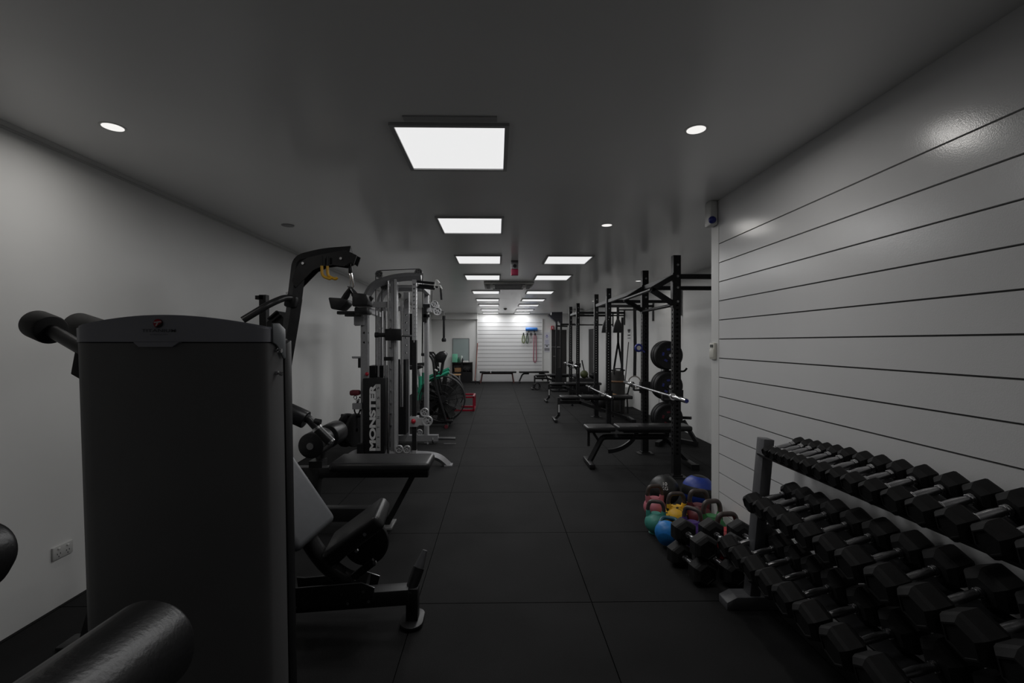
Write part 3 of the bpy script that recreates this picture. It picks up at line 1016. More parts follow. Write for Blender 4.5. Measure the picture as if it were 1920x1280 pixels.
# rubber door stop knob on the boxed section
p = at(1196, 742, 10.85)
single('door_stop', MB().cyl((3.10, 10.9, 0.31), (3.10, 10.80, 0.31), 0.016).cyl((3.10, 10.80, 0.31), (3.10, 10.78, 0.31), 0.03), BLKP, 'small black knob on the low boxed section by the right wall', 'stop')

# ------------------------------------------------------------------ on the wall end
p = at(1341, 658, YS + 0.06)
t = Thing('thermostat', 'cream wall controller with small display on the white wall end', 'thermostat', (XS - 0.012, YS + 0.07, p.z))
bz = p.z
t.part('body', MB().box((XS - 0.014, YS + 0.075, bz), (0.022, 0.085, 0.135), bev=0.006), CREAM)
t.part('display', MB().box((XS - 0.026, YS + 0.075, bz + 0.042), (0.003, 0.05, 0.022)), LCD)
t.part('flap', MB().box((XS - 0.026, YS + 0.075, bz - 0.02), (0.004, 0.072, 0.07), bev=0.0015), CREAM)
p = at(1345, 401, YS + 0.05)
t = Thing('alarm_siren', 'white alarm siren with a blue lens at the top of the wall end', 'alarm', (XS - 0.03, YS + 0.06, p.z))
t.part('housing', MB().box((XS - 0.036, YS + 0.06, p.z), (0.064, 0.11, 0.20), bev=0.014), WHITE)
t.part('lens', MB().ball((XS - 0.052, YS + 0.008, p.z - 0.06), 0.030, 20, 12), NAVY)


def text_fit(s, M, wd, ht, depth=0.001, bold=0.0):
    """lettering scaled to wd x ht and centred on M"""
    b = MB().text(s, Matrix.Identity(4), 1.0, 0.0, 'CENTER', bold)
    xs = [v.co.x for v in b.bm.verts]
    ys = [v.co.y for v in b.bm.verts]
    cx_, cy_ = (min(xs) + max(xs)) / 2, (min(ys) + max(ys)) / 2
    T = M @ Matrix.Diagonal((wd / (max(xs) - min(xs)), ht / (max(ys) - min(ys)), 1, 1)) @ Matrix.Translation((-cx_, -cy_, 0))
    bmesh.ops.transform(b.bm, matrix=T, verts=b.bm.verts)
    return b


def frame_m(c, x, y):
    x, y = V(x).normalized(), V(y).normalized()
    return Matrix.Translation(V(c)) @ Matrix((x, y, x.cross(y))).transposed().to_4x4()


# ------------------------------------------------------------------ foreground: padded rollers
t = Thing('roller_stand', 'black machine with two padded rollers at the lower left corner of the view', 'exercise machine', (-0.62, 0.12, 0))
e1 = at(292, 1200, 0.60)
n1 = V((e1.x + 0.012, 0.02, e1.z + 0.028))
d1 = (e1 - n1).normalized()
t.part('roller', MB().lathe([(0, 0), (0.05, 0), (0.058, 0.01), (0.058, (e1 - n1).length - 0.014), (0.050, (e1 - n1).length - 0.002), (0.018, (e1 - n1).length), (0.018, (e1 - n1).length - 0.006), (0, (e1 - n1).length - 0.006)], n1, d1, 36), FOAM)
e2 = at(-18, 1030, 0.70)
n2 = V((e2.x + 0.02, 0.05, e2.z + 0.03))
d2 = (e2 - n2).normalized()
t.part('roller', MB().lathe([(0, 0), (0.05, 0), (0.054, 0.01), (0.054, (e2 - n2).length - 0.02), (0.042, (e2 - n2).length - 0.002), (0.016, (e2 - n2).length), (0, (e2 - n2).length - 0.006)], n2, d2, 36), FOAM)
t.part('cross_tube', MB().cyl((n2.x, 0.0, n2.z), (n1.x, -0.02, n1.z), 0.022), BLKM)
xm_ = (n1.x + n2.x) / 2 - 0.02
t.part('upright', MB().bar((xm_, -0.02, 0.03), (xm_, -0.02, 1.22), 0.07, 0.07, bev=0.004), BLKM)
t.part('base', MB().box((xm_, -0.1, 0.03), (0.6, 0.08, 0.06), bev=0.006).box((xm_, 0.15, 0.03), (0.08, 0.5, 0.06), bev=0.006), BLKM)

# ------------------------------------------------------------------ shrouded weight stack machine
Y1 = 1.62
a, b_ = at(153, 642, 1.67), at(172, 1190, 1.67)


def xL(z):
    return a.x + (b_.x - a.x) * (a.z - z) / (a.z - b_.z)


c_, d_ = at(499, 642, 1.635), at(510, 1280, 1.635)


def xR(z):
    return c_.x + (d_.x - c_.x) * (c_.z - z) / (c_.z - d_.z)


def loft(levels, plan):
    bm = MB()
    rings = []
    for z in levels:
        r = []
        for u, y, dx in plan:
            zz = z(u) if callable(z) else z
            r.append(bm.bm.verts.new((xL(zz) + (xR(zz) - xL(zz)) * u + dx, y, zz)))
        rings.append(r)
    n = len(plan)
    for A, B in zip(rings, rings[1:]):
        for k in range(n):
            bm.bm.faces.new((A[k], A[(k + 1) % n], B[(k + 1) % n], B[k]))
    bm.bm.faces.new(list(reversed(rings[0])))
    bm.bm.faces.new(rings[-1])
    return bm


def plan_for(off, back):
    p = [(0, back, -off), (0, 1.67, -off), (0.01, 1.648 - off, 0)]
    for i in range(1, 20):
        u = i / 20
        p.append((u, 1.64 - 0.035 * math.sin(PI * u) ** 0.8 - off, 0))
    p += [(0.985, 1.640 - off, 0), (1.0, 1.652, off), (1.0, back, off + 0.012)]
    return p


t = Thing('weight_machine', 'large charcoal shrouded weight stack machine filling the left foreground', 'exercise machine', (-1.15, 2.1, 0))
zc0 = a.z
t.part('shroud', loft([0.06, 0.5, 1.0, zc0 - 0.002], plan_for(0.0, 1.735)), SHROUD)
t.part('seam', loft([zc0 - 0.003, zc0 + 0.004], plan_for(-0.005, 1.73)), INK)


def ztop(u):
    return 1.607 + 0.040 * math.sin(PI * min(1, max(0, u))) ** 0.9


cap = loft([zc0 + 0.0025, zc0 + 0.03, lambda u: ztop(u) - 0.008], plan_for(0.004, 1.745))
cap.merge(loft([lambda u: ztop(u) - 0.008, ztop], plan_for(-0.004, 1.735)).bm)
tab = [at(px, py, 1.600) for px, py in ((252, 641), (262, 650), (325, 650), (338, 641))]
cap.prism([V((p.x, 1.594, p.z)) for p in tab], (0, 0.03, 0))
cp = t.part('shroud_cap', cap, SHROUD2)
# badge: round emblem with a white T, half red and half black
lc = at(296, 606, 1.597)
R_ = 0.0155
yb_ = 1.5965
bd = t.part('badge', MB().cyl((lc.x, yb_ + 0.004, lc.z), (lc.x, yb_, lc.z), R_, n=28), BLKP, cp)
half = [V((lc.x + R_ * .97 * math.cos(x), yb_ - 0.0006, lc.z + R_ * .97 * math.sin(x))) for x in [math.radians(15 + 225 * i / 16) for i in range(17)]]
t.part('badge_half', MB().prism(half, (0, 0.001, 0)), RED, cp)
tt = MB().bar(V((lc.x - 0.012, yb_ - 0.001, lc.z + 0.003)), V((lc.x + 0.012, yb_ - 0.001, lc.z + 0.006)), 0.004, 0.0015, up=(0, 1, 0))
tt.bar(V((lc.x + 0.001, yb_ - 0.001, lc.z + 0.004)), V((lc.x - 0.006, yb_ - 0.001, lc.z - 0.009)), 0.004, 0.0015, up=(0, 1, 0))
t.part('badge_letter', tt, LETTER, cp)
CAPINK = mat('cap_lettering', (0.10, 0.10, 0.11), 0.5)
tc_ = at(297, 619.5, 1.597)
t.part('lettering', text_fit('TITANIUM', frame_m((tc_.x, 1.5985, tc_.z), (1, 0, 0), (0, 0, 1)), 0.118, 0.011, bold=0.005), CAPINK, cp)
tc2 = at(297, 627, 1.597)
t.part('lettering', text_fit('STRENGTH', frame_m((tc2.x, 1.5985, tc2.z), (1, 0, 0), (0, 0, 1)), 0.06, 0.004), CAPINK, cp)
# lighter moulded corner on the right of the cap
sp = [at(497, 606, 1.66), at(507, 606, 1.70), at(521, 617, 1.735), at(523, 672, 1.735), at(517, 672, 1.72), at(515, 655, 1.70), at(509, 646, 1.68), at(497, 642, 1.66)]
sx_ = max(xR(1.6) + 0.006, 0 - 9)
pts = [V((xR(p.z) + 0.006 + (p.y - 1.652) * 0.14, p.y, p.z)) for p in sp]
t.part('side_moulding', MB().prism(pts, (0.006, 0, 0), bev=0.002), SHROUDS, cp)
for py in (656, 700):
    p = at(507, py, 1.665)
    x_ = xR(p.z) + 0.007
    bt = MB().cyl((x_ - 0.004, 1.69, p.z), (x_ + 0.008, 1.69, p.z), 0.0075, n=12).cyl((x_ + 0.006, 1.69, p.z), (x_ + 0.016, 1.69, p.z - 0.002), 0.0055, n=6)
    bt.cyl((x_ + 0.014, 1.69, p.z - 0.002), (x_ + 0.022, 1.69, p.z - 0.003), 0.008, n=10)
    t.part('bolt', bt, CHROME)
# inner frame behind the shroud
t.part('side_rail', MB().prism([(xR(1.52) + 0.016, 1.74, 1.54), (xR(0.06) + 0.016, 1.74, 0.06), (xR(0.06) + 0.016, 1.80, 0.06), (xR(1.52) + 0.016, 1.80, 1.56)], (-0.03, 0, 0), bev=0.004), BLK)
t.part('stack_frame', MB().box((-1.12, 1.83, 0.80), (0.50, 0.14, 1.50)), BLK)
# the upper padded arm reaching out on the left
ra, rb = at(68, 607, 2.02), at(97, 619, 1.97)
t.part('arm_tube', MB().cyl(rb - (rb - ra) * 0.2, at(190, 674, 1.86), 0.027), BLKM)
t.part('roller', MB().cyl(ra, rb, 0.062, n=36, bev=0.012), FOAMM)
ra, rb = at(146, 611, 2.30), at(190, 626, 2.22)
t.part('roller', MB().cyl(ra, rb, 0.068, n=36, bev=0.012), FOAMM)
t.part('arm_tube', MB().cyl(rb - (rb - ra) * 0.2, at(215, 660, 1.95), 0.026), BLKM)
br = [at(px, py, 1.88) for px, py in ((141, 652), (175, 652), (175, 726), (153, 713), (132, 701), (134, 690))]
t.part('arm_bracket', MB().prism(br, (0, 0.05, 0), bev=0.003), BLK)
# rear foot on the left
p = at(142, 1200, 2.34)
t.part('rear_foot', MB().box((p.x + 0.02, 2.37, 0.012), (0.20, 0.12, 0.024), bev=0.01).bar((p.x + 0.03, 2.37, 0.02), (p.x + 0.16, 2.30, 0.30), 0.05, 0.05), BLKM)
# base beam, front grip post and its ring foot
pf = at(772, 1142, 2.50)
t.part('base_beam', MB().bar((-2.02, 2.46, 0.10), (pf.x - 0.015, 2.52, 0.165), 0.085, 0.085, bev=0.006), BLKM)
t.part('rear_post', MB().box((-1.35, 2.16, 0.5), (0.09, 0.09, 1.0)).bar((-1.35, 1.86, 0.06), (-1.35, 2.5, 0.06), 0.09, 0.09), BLKM)
fx, fy = pf.x, 2.53
t.part('front_post', MB().box((fx, fy, 0.105), (0.065, 0.065, 0.19), bev=0.005), BLKM)
rg = [V((fx + 0.062 * math.cos(x) * (1.0), fy + 0.062 * math.sin(x) + (0.035 if math.sin(x) > 0 else -0.035), 0.012)) for x in [2 * PI * i / 28 for i in range(28)]]
t.part('ring_foot', MB().prism(rg, (0, 0, 0.014), bev=0.004), BLKM)
ga, gb = at(771, 1104, 2.53), at(797, 1031, 2.60)
hg = t.part('foot_bar', MB().tube([ga + (ga - gb) * 0.08, ga, ga + (gb - ga) * 0.55], 0.032, 16), BLKM)
t.part('tapered_end', MB().cyl(ga + (gb - ga) * 0.54, gb, 0.029, 0.014), RACKGREY)
# grey back pad and black seat pad
a1, a2 = at(462, 815, 2.42), at(592, 1005, 2.42)
dr = (a2 - a1).normalized()
nr = V((0, -0.42, 0)) + V((dr.z * -1, 0, dr.x)) * 0.9
nr = (nr - dr * nr.dot(dr)).normalized()
xr = dr.cross(nr)
t.part('back_pad', MB().box((a1 + a2) / 2, (0.29, (a2 - a1).length, 0.075), Matrix((xr, dr, nr)).transposed(), bev=0.035, seg=4), VINYLG, label='grey back pad')
s1, s2 = at(628, 1026, 2.46), at(714, 962, 2.46)
dr = (s2 - s1).normalized()
nr = V((-dr.z, 0, dr.x))
nr = (nr + V((0, -0.12, 0))).normalized()
nr = (nr - dr * nr.dot(dr)).normalized()
t.part('seat_pad', MB().box((s1 + s2) / 2, (0.26, (s2 - s1).length + 0.05, 0.085), Matrix((dr.cross(nr), dr, nr)).transposed(), bev=0.028, seg=4), VINYL)
cc = at(685, 1018, 2.52)
t.part('cam_disc', MB().cyl(cc, cc + V((0, 0.03, 0)), 0.125, n=40, bev=0.004), BLK)
lt = [at(565, 985, 2.42), at(585, 1022, 2.42), at(615, 1062, 2.42), at(655, 1088, 2.42), at(690, 1092, 2.42)]
t.part('swing_tube', MB().tube(fillet(lt, 0.08, 3), 0.045, 14), BLKM)
t.part('linkage', MB().bar(at(628, 1052, 2.37), at(690, 996, 2.37), 0.02, 0.035).bar(at(662, 1082, 2.35), at(702, 1052, 2.35), 0.02, 0.035), BLK)
for px, py in ((629, 1060), (663, 1086), (703, 1053), (669, 1031), (685, 1000)):
    p = at(px, py, 2.335)
    t.part('bolt', MB().cyl(p, p + V((0, -0.012, 0)), 0.010, n=6), CHROME)
for k, (yq, po) in enumerate(((2.36, ((546, 1103), (560, 1102), (678, 1092), (702, 1102), (699, 1126), (690, 1130), (554, 1139), (543, 1118))), (2.60, ((556, 1082), (572, 1083), (688, 1072), (712, 1080), (706, 1104), (560, 1112))))):
    pq = [at(px, py, yq) for px, py in po]
    t.part('side_plate', MB().prism(pq, (0, 0.008, 0), bev=0.001), BLKM)
    eb = MB().tube([at(po[0][0], po[0][1], yq - 0.004), at(po[1][0], po[1][1], yq - 0.004), at(po[2][0], po[2][1], yq - 0.004), at(po[3][0], po[3][1], yq - 0.004)], 0.003, 6)
    t.part('bright_edge', eb, STEEL)
for px, py in ((553, 1115), (556, 1136), (653, 1129), (692, 1125), (642, 1112), (682, 1107)):
    p = at(px, py, 2.357)
    t.part('bolt', MB().cyl(p, p + V((0, -0.012, 0)), 0.008, n=6), CHROME)
t.part('pivot_knob', MB().cyl(at(541, 1090, 2.4), at(541, 1090, 2.34), 0.03), BLKP)

# ------------------------------------------------------------------ pulldown machine
YL = 3.85
g = lambda px, py, y=YL: at(px, py, y)
t = Thing('lat_pulldown', 'black pulldown machine with a curved overhead arm behind the charcoal shroud', 'exercise machine', (g(560, 700).x, YL, 0))
pth = fillet([g(512, 930), g(527, 720), g(549, 590), g(561, 490), g(604, 479), g(659, 474.5)], [0.05, 0.05, 0.05, 0.16, 0.05], 7)
t.part('mast', MB().tube(pth, 0.062, 4, flat=0.85), BLKM, smooth=False)
gp = [g(*p) for p in ((553, 528), (559, 508), (567, 494), (582, 485), (604, 480), (650, 471), (663, 476), (673, 481), (667, 498), (662, 494), (648, 501), (628, 498), (610, 500), (592, 508), (576, 524), (561, 540), (556, 535))]
gs = t.part('gusset_plate', MB().prism([p + V((0, -0.058, 0)) for p in gp], (0, 0.012, 0)), BLK)
t.part('gusset_plate', MB().prism([p + V((0, 0.046, 0)) for p in gp], (0, 0.012, 0)), BLK)
for px, py in ((574, 496), (644, 487), (545, 551), (543, 637), (541, 642)):
    p = g(px, py) + V((0, -0.058, 0))
    t.part('bolt', MB().cyl(p, p + V((0, -0.012, 0)), 0.011, n=10), STEEL)
t.part('pulley', MB().cyl(g(650, 486) + V((0, -0.02, 0)), g(650, 486) + V((0, 0.02, 0)), 0.05, n=28), BLKP)
t.part('cross_tube', MB().tube(fillet([g(455, 600, 3.5), g(508, 568, 3.6), g(536, 557, 3.75), g(556, 561)], 0.12, 5), 0.027, 12), BLKM)
t.part('adjuster', MB().box(g(540, 664), (0.06, 0.06, 0.075), bev=0.008).box(g(529, 712), (0.055, 0.07, 0.08), bev=0.01), BLKP)
t.part('clamp', MB().box(g(550, 566), (0.10, 0.14, 0.10), (0, 0.16, 0), bev=0.02), BLK)
# seat, rails and floor frame
sa, sb = g(618, 878, 3.72), g(806, 878, 3.72)
ztop_ = g(700, 867, 3.72).z
t.part('seat_pad', MB().box(((sa.x + sb.x) / 2, 3.86, ztop_ - 0.035), (sb.x - sa.x, 0.36, 0.075), bev=0.03, seg=4), VINYL)
t.part('seat_rail', MB().box(((g(530, 880).x + sb.x - 0.03) / 2, 3.86, ztop_ - 0.11), (sb.x - 0.03 - g(530, 880).x, 0.09, 0.085), bev=0.006), BLKM)
t.part('seat_leg', MB().bar((sb.x - 0.16, 3.86, ztop_ - 0.14), (g(726, 975, 3.86).x, 3.86, 0.02), 0.07, 0.045, bev=0.004), BLKM)
fp = g(726, 980, 3.86)
t.part('foot_plate', MB().box((fp.x, 3.86, 0.012), (0.12, 0.20, 0.024), bev=0.008), GREYPL)
t.part('floor_beam', MB().bar((g(520, 960).x - 0.3, 3.86, 0.11), (fp.x + 0.0, 3.86, 0.11), 0.10, 0.11, bev=0.006), BLKM)
t.part('front_post', MB().bar((g(590, 890).x, 3.86, ztop_ - 0.08), (g(583, 948).x, 3.86, 0.14), 0.10, 0.10, bev=0.006), BLKM)
t.part('floor_cross_beam', MB().box((g(520, 960).x - 0.25, 3.86, 0.05), (0.10, 0.8, 0.10), bev=0.006), BLKM)
# knee roller on its post
k1, k2 = g(580, 833, 3.70), g(632, 812, 4.28)
xk, zk = (k1.x + k2.x) / 2, (k1.z + k2.z) / 2
for ya_, yb__ in ((3.70, 3.96), (4.05, 4.31)):
    rl = t.part('knee_roller', MB().cyl((xk, ya_, zk), (xk, yb__, zk), 0.105, n=32, bev=0.012), FOAM)
t.part('roller_axle', MB().cyl((xk, 3.685, zk), (xk, 4.325, zk), 0.028), STEEL)
t.part('roller_post', MB().bar((xk, 4.0, zk), (g(592, 880).x, 3.9, ztop_ - 0.10), 0.06, 0.05, bev=0.004).box((g(594, 880).x, 3.88, ztop_ - 0.09), (0.11, 0.12, 0.15)), BLKM)
# angled hand lever with foam sleeve
h = lambda px, py: at(px, py, 3.35)
t.part('lever_sleeve', MB().cyl(h(505, 756), h(574, 787), 0.066, n=24, bev=0.008), FOAM)
t.part('lever_tube', MB().tube(fillet([h(566, 783), h(578, 784), h(596, 804), h(600, 808)], 0.04), 0.03, 14), BLKM)
t.part('lever_collar', MB().cyl(h(593, 801), h(596, 805), 0.036).cyl(h(618, 826), h(622, 830), 0.032), CHROME)
t.part('lever_grip', MB().cyl(h(596, 804.5), h(619, 827.5), 0.034, n=20), FOAM)
t.part('lever_pin', MB().cyl(h(590, 790), h(601, 792), 0.024).cyl(h(587, 800), h(590, 788), 0.01), BLKP)
t.part('stop_clip', MB().bar(h(621, 829), h(608, 840), 0.02, 0.012), STEEL)
# extra guide column behind
t.part('guide_column', MB().bar(at(497, 700, 4.1), at(495, 553, 4.1), 0.06, 0.06).box(at(489, 558, 4.1), (0.07, 0.06, 0.035)), BLK)
t.part('weight_cover', MB().prism([at(500, 640, 3.95), at(500, 604, 3.95), at(520, 583, 3.95), at(532, 596, 3.95), at(528, 640, 3.95)], (0, 0.2, 0)).bar(at(503, 598, 3.93), at(520, 583, 3.93), 0.03, 0.012).bar(at(509, 603, 3.93), at(526, 589, 3.93), 0.03, 0.012), BLKP)

# yellow J hooks hanging from the arm
t = Thing('yellow_hook', 'pair of yellow coated J hooks hanging under the pulldown arm', 'hook', g(618, 500))
for (px, dy) in ((612, -0.10), (621.5, -0.09)):
    k = MB().tube(fillet([g(px, 484) + V((0, dy, 0)), g(px, 505) + V((0, dy, 0))], 0.01), 0.009, 8)
    t.part('stem', k, BLKM)
    k = MB().tube(fillet([g(px, 502) + V((0, dy, 0)), g(px + 0.5, 521) + V((0, dy, 0)), g(px + 15, 526) + V((0, dy, 0)), g(px + 18, 523) + V((0, dy, 0))], 0.06, 6), 0.012, 10)
    t.part('coated_hook', k, YEL)
# cable, carabiner and V handle
cb = g(657, 500)
t = Thing('v_handle', 'black close grip V handle hanging on a steel snap hook from the pulldown arm', 'cable handle', cb)
t.part('cable', MB().cyl(g(656, 492), g(657, 503), 0.008), BLKP)
t.part('cable_stop', MB().cyl(g(657, 499), g(657, 512), 0.016, n=16, bev=0.004), BLKP)
t.part('snap_hook', MB().tube([g(655, 512), g(659, 512), g(661.5, 524), g(663.5, 536), g(660, 541), g(653, 540), g(652, 537), g(656, 537.5), g(658, 524)], 0.006, 8, closed=True), CHROME)
vb = t.part('yoke', MB().tube([g(643, 564), g(650, 553), g(657.5, 541), g(664, 551), g(669, 558)], 0.027, 4), BLKM, smooth=False)
t.part('paddle', MB().prism([p + V((0, -0.09, 0)) for p in (g(622, 559), g(645, 560.5), g(656, 563), g(655, 571), g(643, 583), g(627, 580))], (0, 0.18, 0), bev=0.012), BLKP)
t.part('paddle', MB().prism([p + V((0, -0.09, 0)) for p in (g(666, 550), g(693, 553), g(696, 563), g(694, 574), g(666, 576))], (0, 0.18, 0), bev=0.012), BLKP)
t.part('thumb_stop', MB().bar(g(690, 567), g(698, 556), 0.05, 0.03, bev=0.008), BLKP)

# ------------------------------------------------------------------ small yellow-handled thing by the left wall
q = lambda px, py: at(px, py, 4.7)
t = Thing('low_rower', 'low black floor frame with yellow grips by the left wall', 'exercise machine', (q(540, 870).x, 4.7, 0))
t.part('frame', MB().tube([q(520, 858), q(547, 857), q(556, 874), q(500, 876)], 0.018, 8).tube([q(545, 858), q(541, 882), q(510, 884)], 0.008, 8), BLKM)
t.part('grip', MB().tube(fillet([q(523, 835), q(529, 847), q(536, 845), q(546, 838)], 0.04), 0.02, 10), YEL)
t.part('stem', MB().cyl(q(528, 826), q(537, 846), 0.006).cyl(q(532, 845), q(531, 860), 0.018), BLKM)
t.part('base', MB().box((q(525, 890).x, 4.75, 0.04), (0.5, 0.3, 0.08), bev=0.01).bar((q(535, 880).x, 4.7, 0.05), (q(535, 880).x, 4.7, 0.27), 0.05, 0.05), BLKM)

# ------------------------------------------------------------------ silver cable and smith machine
YA, YBk = 5.75, 7.0
f = lambda px, py, y=YA: at(px, py, y)
r = lambda px, py, y=YBk: at(px, py, y)
t = Thing('cable_machine', 'tall silver multi cable and smith machine with black lettered shroud', 'exercise machine', (f(740, 860).x, 6.3, 0))
x1 = f(684.5, 650).x
x2 = f(737, 650).x
x4 = f(777.5, 650).x
zt = f(740, 521).z
t.part('front_post', MB().perf((x1, YA), 0.08, f(684, 590).z, 0.085, 0.085, 0.12, 0.014, f(684, 612).z - 0.26, f(684, 604).z), SILVER, smooth=False)
t.part('front_post', MB().perf((x4, YA), 0.06, f(777, 525).z, 0.05, 0.075, 0.05, 0.012, 1.0, f(777, 530).z), SILVERL, smooth=False)
t.part('rack_column', MB().box((x2 + 0.012, YA + 0.02, (0.06 + zt) / 2), (0.085, 0.075, zt - 0.06), bev=0.006), SILVER)
t.part('column_face', MB().box((x2 + 0.036, YA - 0.025, (0.06 + zt) / 2), (0.028, 0.02, zt - 0.08)), SILVERL)
for py in (600, 616, 652, 672, 692, 713, 733, 756, 775, 797):
    p = f(734, py) + V((0, -0.02, 0))
    t.part('rack_pin', MB().cyl(p, p + V((0, -0.035, 0)), 0.012, n=10), CHROME)
t.part('guide_rod', MB().cyl((f(730, 600).x, YA - 0.05, 0.1), (f(730, 600).x, YA - 0.05, f(730, 527).z), 0.014), CHROME)
t.part('guide_rod', MB().cyl((f(722, 600).x, YA + 0.25, 0.3), (f(722, 600).x, YA + 0.25, f(722, 560).z), 0.012), CHROME)
# rear posts
x1b, x3, x5 = r(712, 650).x, r(762.5, 650).x, r(803, 650).x
t.part('rear_post', MB().perf((x1b, YBk), 0.06, r(712, 570).z, 0.085, 0.08, 0.12, 0.014, r(712, 608).z - 0.12, r(712, 604).z), SILVER, smooth=False)
t.part('rear_post', MB().perf((x3, YBk), 0.06, r(762, 548).z, 0.08, 0.075, 0.115, 0.014, 0.3, r(762, 552).z, faces='fb'), SILVER, smooth=False)
t.part('rear_post', MB().box((x5 - 0.003, YBk, r(802, 545).z / 2), (0.022, 0.075, r(802, 545).z)), SILVERL)
t.part('rear_post_face', MB().box((x5 - 0.036, YBk, r(802, 545).z / 2), (0.045, 0.07, r(802, 545).z - 0.02)), SILVER)
# top arches
t.part('top_arch', MB().tube(fillet([f(684, 596), f(684, 562), f(700, 533), f(735, 522), f(762, 518.5), f(790, 518.5)], [0.1, 0.18, 0.2, 0.2], 6), 0.052, 4), SILVER, smooth=False)
t.part('top_arch', MB().tube(fillet([r(712, 580), r(712, 560), r(722, 545), r(745, 540), r(768, 540), r(806, 541)], [0.1, 0.14, 0.2, 0.2], 6), 0.05, 4), SILVER, smooth=False)
t.part('side_rail', MB().bar((x4, YA, zt - 0.02), (x5, YBk, zt - 0.05), 0.06, 0.07), SILVER)
t.part('side_rail', MB().bar((x1, YA, f(684, 579).z), (x1b, YBk, f(684, 579).z), 0.06, 0.07), SILVER)
t.part('cross_bar', MB().bar(f(690, 571), f(735, 571), 0.06, 0.07), SILVER)
t.part('cross_bar', MB().bar(r(712, 578.5), r(765, 578.5), 0.06, 0.07), SILVER)
# pulleys
pl = None


def pulley(c, R, m, nholes=5, w=0.02):
    b = MB()
    b.lathe([(R * .30, -w), (R * .34, -w), (R * .34, -w * .4), (R * .72, -w * .4), (R * .80, -w), (R, -w), (R * .93, 0), (R, w), (R * .80, w), (R * .72, w * .4), (R * .34, w * .4), (R * .30, w), (0.006, w), (0.006, -w), (R * .3, -w)], c, (0, 1, 0), 32)
    o = t.part('pulley', b, m)
    hb = MB()
    for k in range(nholes):
        an = 2 * PI * k / nholes + 0.3
        cc_ = V(c) + V((R * .53 * math.cos(an), 0, R * .53 * math.sin(an)))
        hb.cyl(cc_ + V((0, -w * 0.42, 0)), cc_ + V((0, w * 0.42, 0)), R * .15, n=12)
    hb.cyl(V(c) + V((0, -w * 1.1, 0)), V(c) + V((0, w * 1.1, 0)), R * .12, n=12)
    t.part('spoke_hole', hb, INK, o)
    return o


for px, py, rp, y in ((711, 514, 6.8, YA), (785, 511, 7.2, YA), (721, 537.5, 7, YA + 0.15), (741.5, 538, 5, YA + 0.3)):
    pulley(at(px, py, y), rp * y / F, GREYPL)
for px, py, rp, y in ((815, 569.5, 6.2, YBk - 0.05), (820, 583.5, 7.6, YBk - 0.06), (796, 772.5, 7.8, YA - 0.02), (801.5, 789, 9.6, YA - 0.05), (748.5, 841.5, 7, YA - 0.03), (763, 842, 7, YA - 0.03), (786.5, 810.5, 5.8, YBk), (748, 554, 5, YBk), (762, 554, 5, YBk)):
    pulley(at(px, py, y), rp * y / F, SILVERL if py > 560 else GREYPL)
for p, q_ in (
        (at(711, 507, YA), at(785, 504, YA)),
        (at(704.5, 514, YA), at(704.5, 700, YA)),
        (at(792.5, 512, YA), at(793, 770, YA)),
        (at(716, 540, YA + 0.15), at(715, 700, YA + 0.15)),
        (at(745.5, 540, YA + 0.3), at(746, 640, YA + 0.3)),
        (at(810, 545, YBk - 0.05), at(809, 566, YBk - 0.05)),
        (at(792, 580, YBk), at(791, 665, YBk)),
        ):
    t.part('cable', MB().cyl(p, q_, 0.005, n=6), BLKP)
# carriages with pop pins
for (px, py, y, xx) in ((783, 789, YA, x4), (806, 577, YBk, x5)):
    p = at(px, py, y)
    cr = t.part('carriage', MB().box((xx, y - 0.005, p.z), (0.10, 0.11, 0.13), bev=0.005).bar((xx + 0.03, y - 0.03, p.z), (xx + 0.17, y - 0.05, p.z), 0.03, 0.09), SILVERL)
p = at(775, 789.5, YA - 0.07)
t.part('knob', MB().ball(p, 0.03, 18, 10), RED)
p = at(688, 701, YA - 0.06)
t.part('knob', MB().ball(p, 0.024, 18, 10), RED)
t.part('black_carriage', MB().box(at(796, 590, YBk - 0.06), (0.07, 0.06, 0.22)).box(at(800, 573, YBk - 0.06), (0.10, 0.06, 0.045)).box(at(800, 592, YBk - 0.06), (0.10, 0.06, 0.045)), BLKP)
p = at(777, 627, YA)
t.part('number_strip', MB().box((x4, YA - 0.039, at(777, 612, YA).z), (0.012, 0.002, 0.4)), SILVERL)
t.part('dark_sleeve', MB().box((x4, YA, at(777, 740, YA).z), (0.054, 0.079, at(777, 640, YA).z - at(777, 845, YA).z)), BLKM)
# pull-up grips at the top right
gb_ = MB().cyl(f(782, 528), f(816, 531), 0.016).cyl(f(782, 538), f(816, 541), 0.016).cyl(f(786, 534), f(822, 538), 0.014)
t.part('pull_up_grip', gb_, BLKM)
t.part('grip_end', MB().tube(fillet([f(815, 540), f(815.5, 530), f(818, 525), f(823, 531)], 0.03), 0.016, 10).tube(fillet([f(818, 536), f(825, 535), f(828, 542)], 0.03), 0.012, 10), WHITE)
t.part('grip_handle', MB().cyl(f(826.5, 540), f(828, 562), 0.014), FOAM)
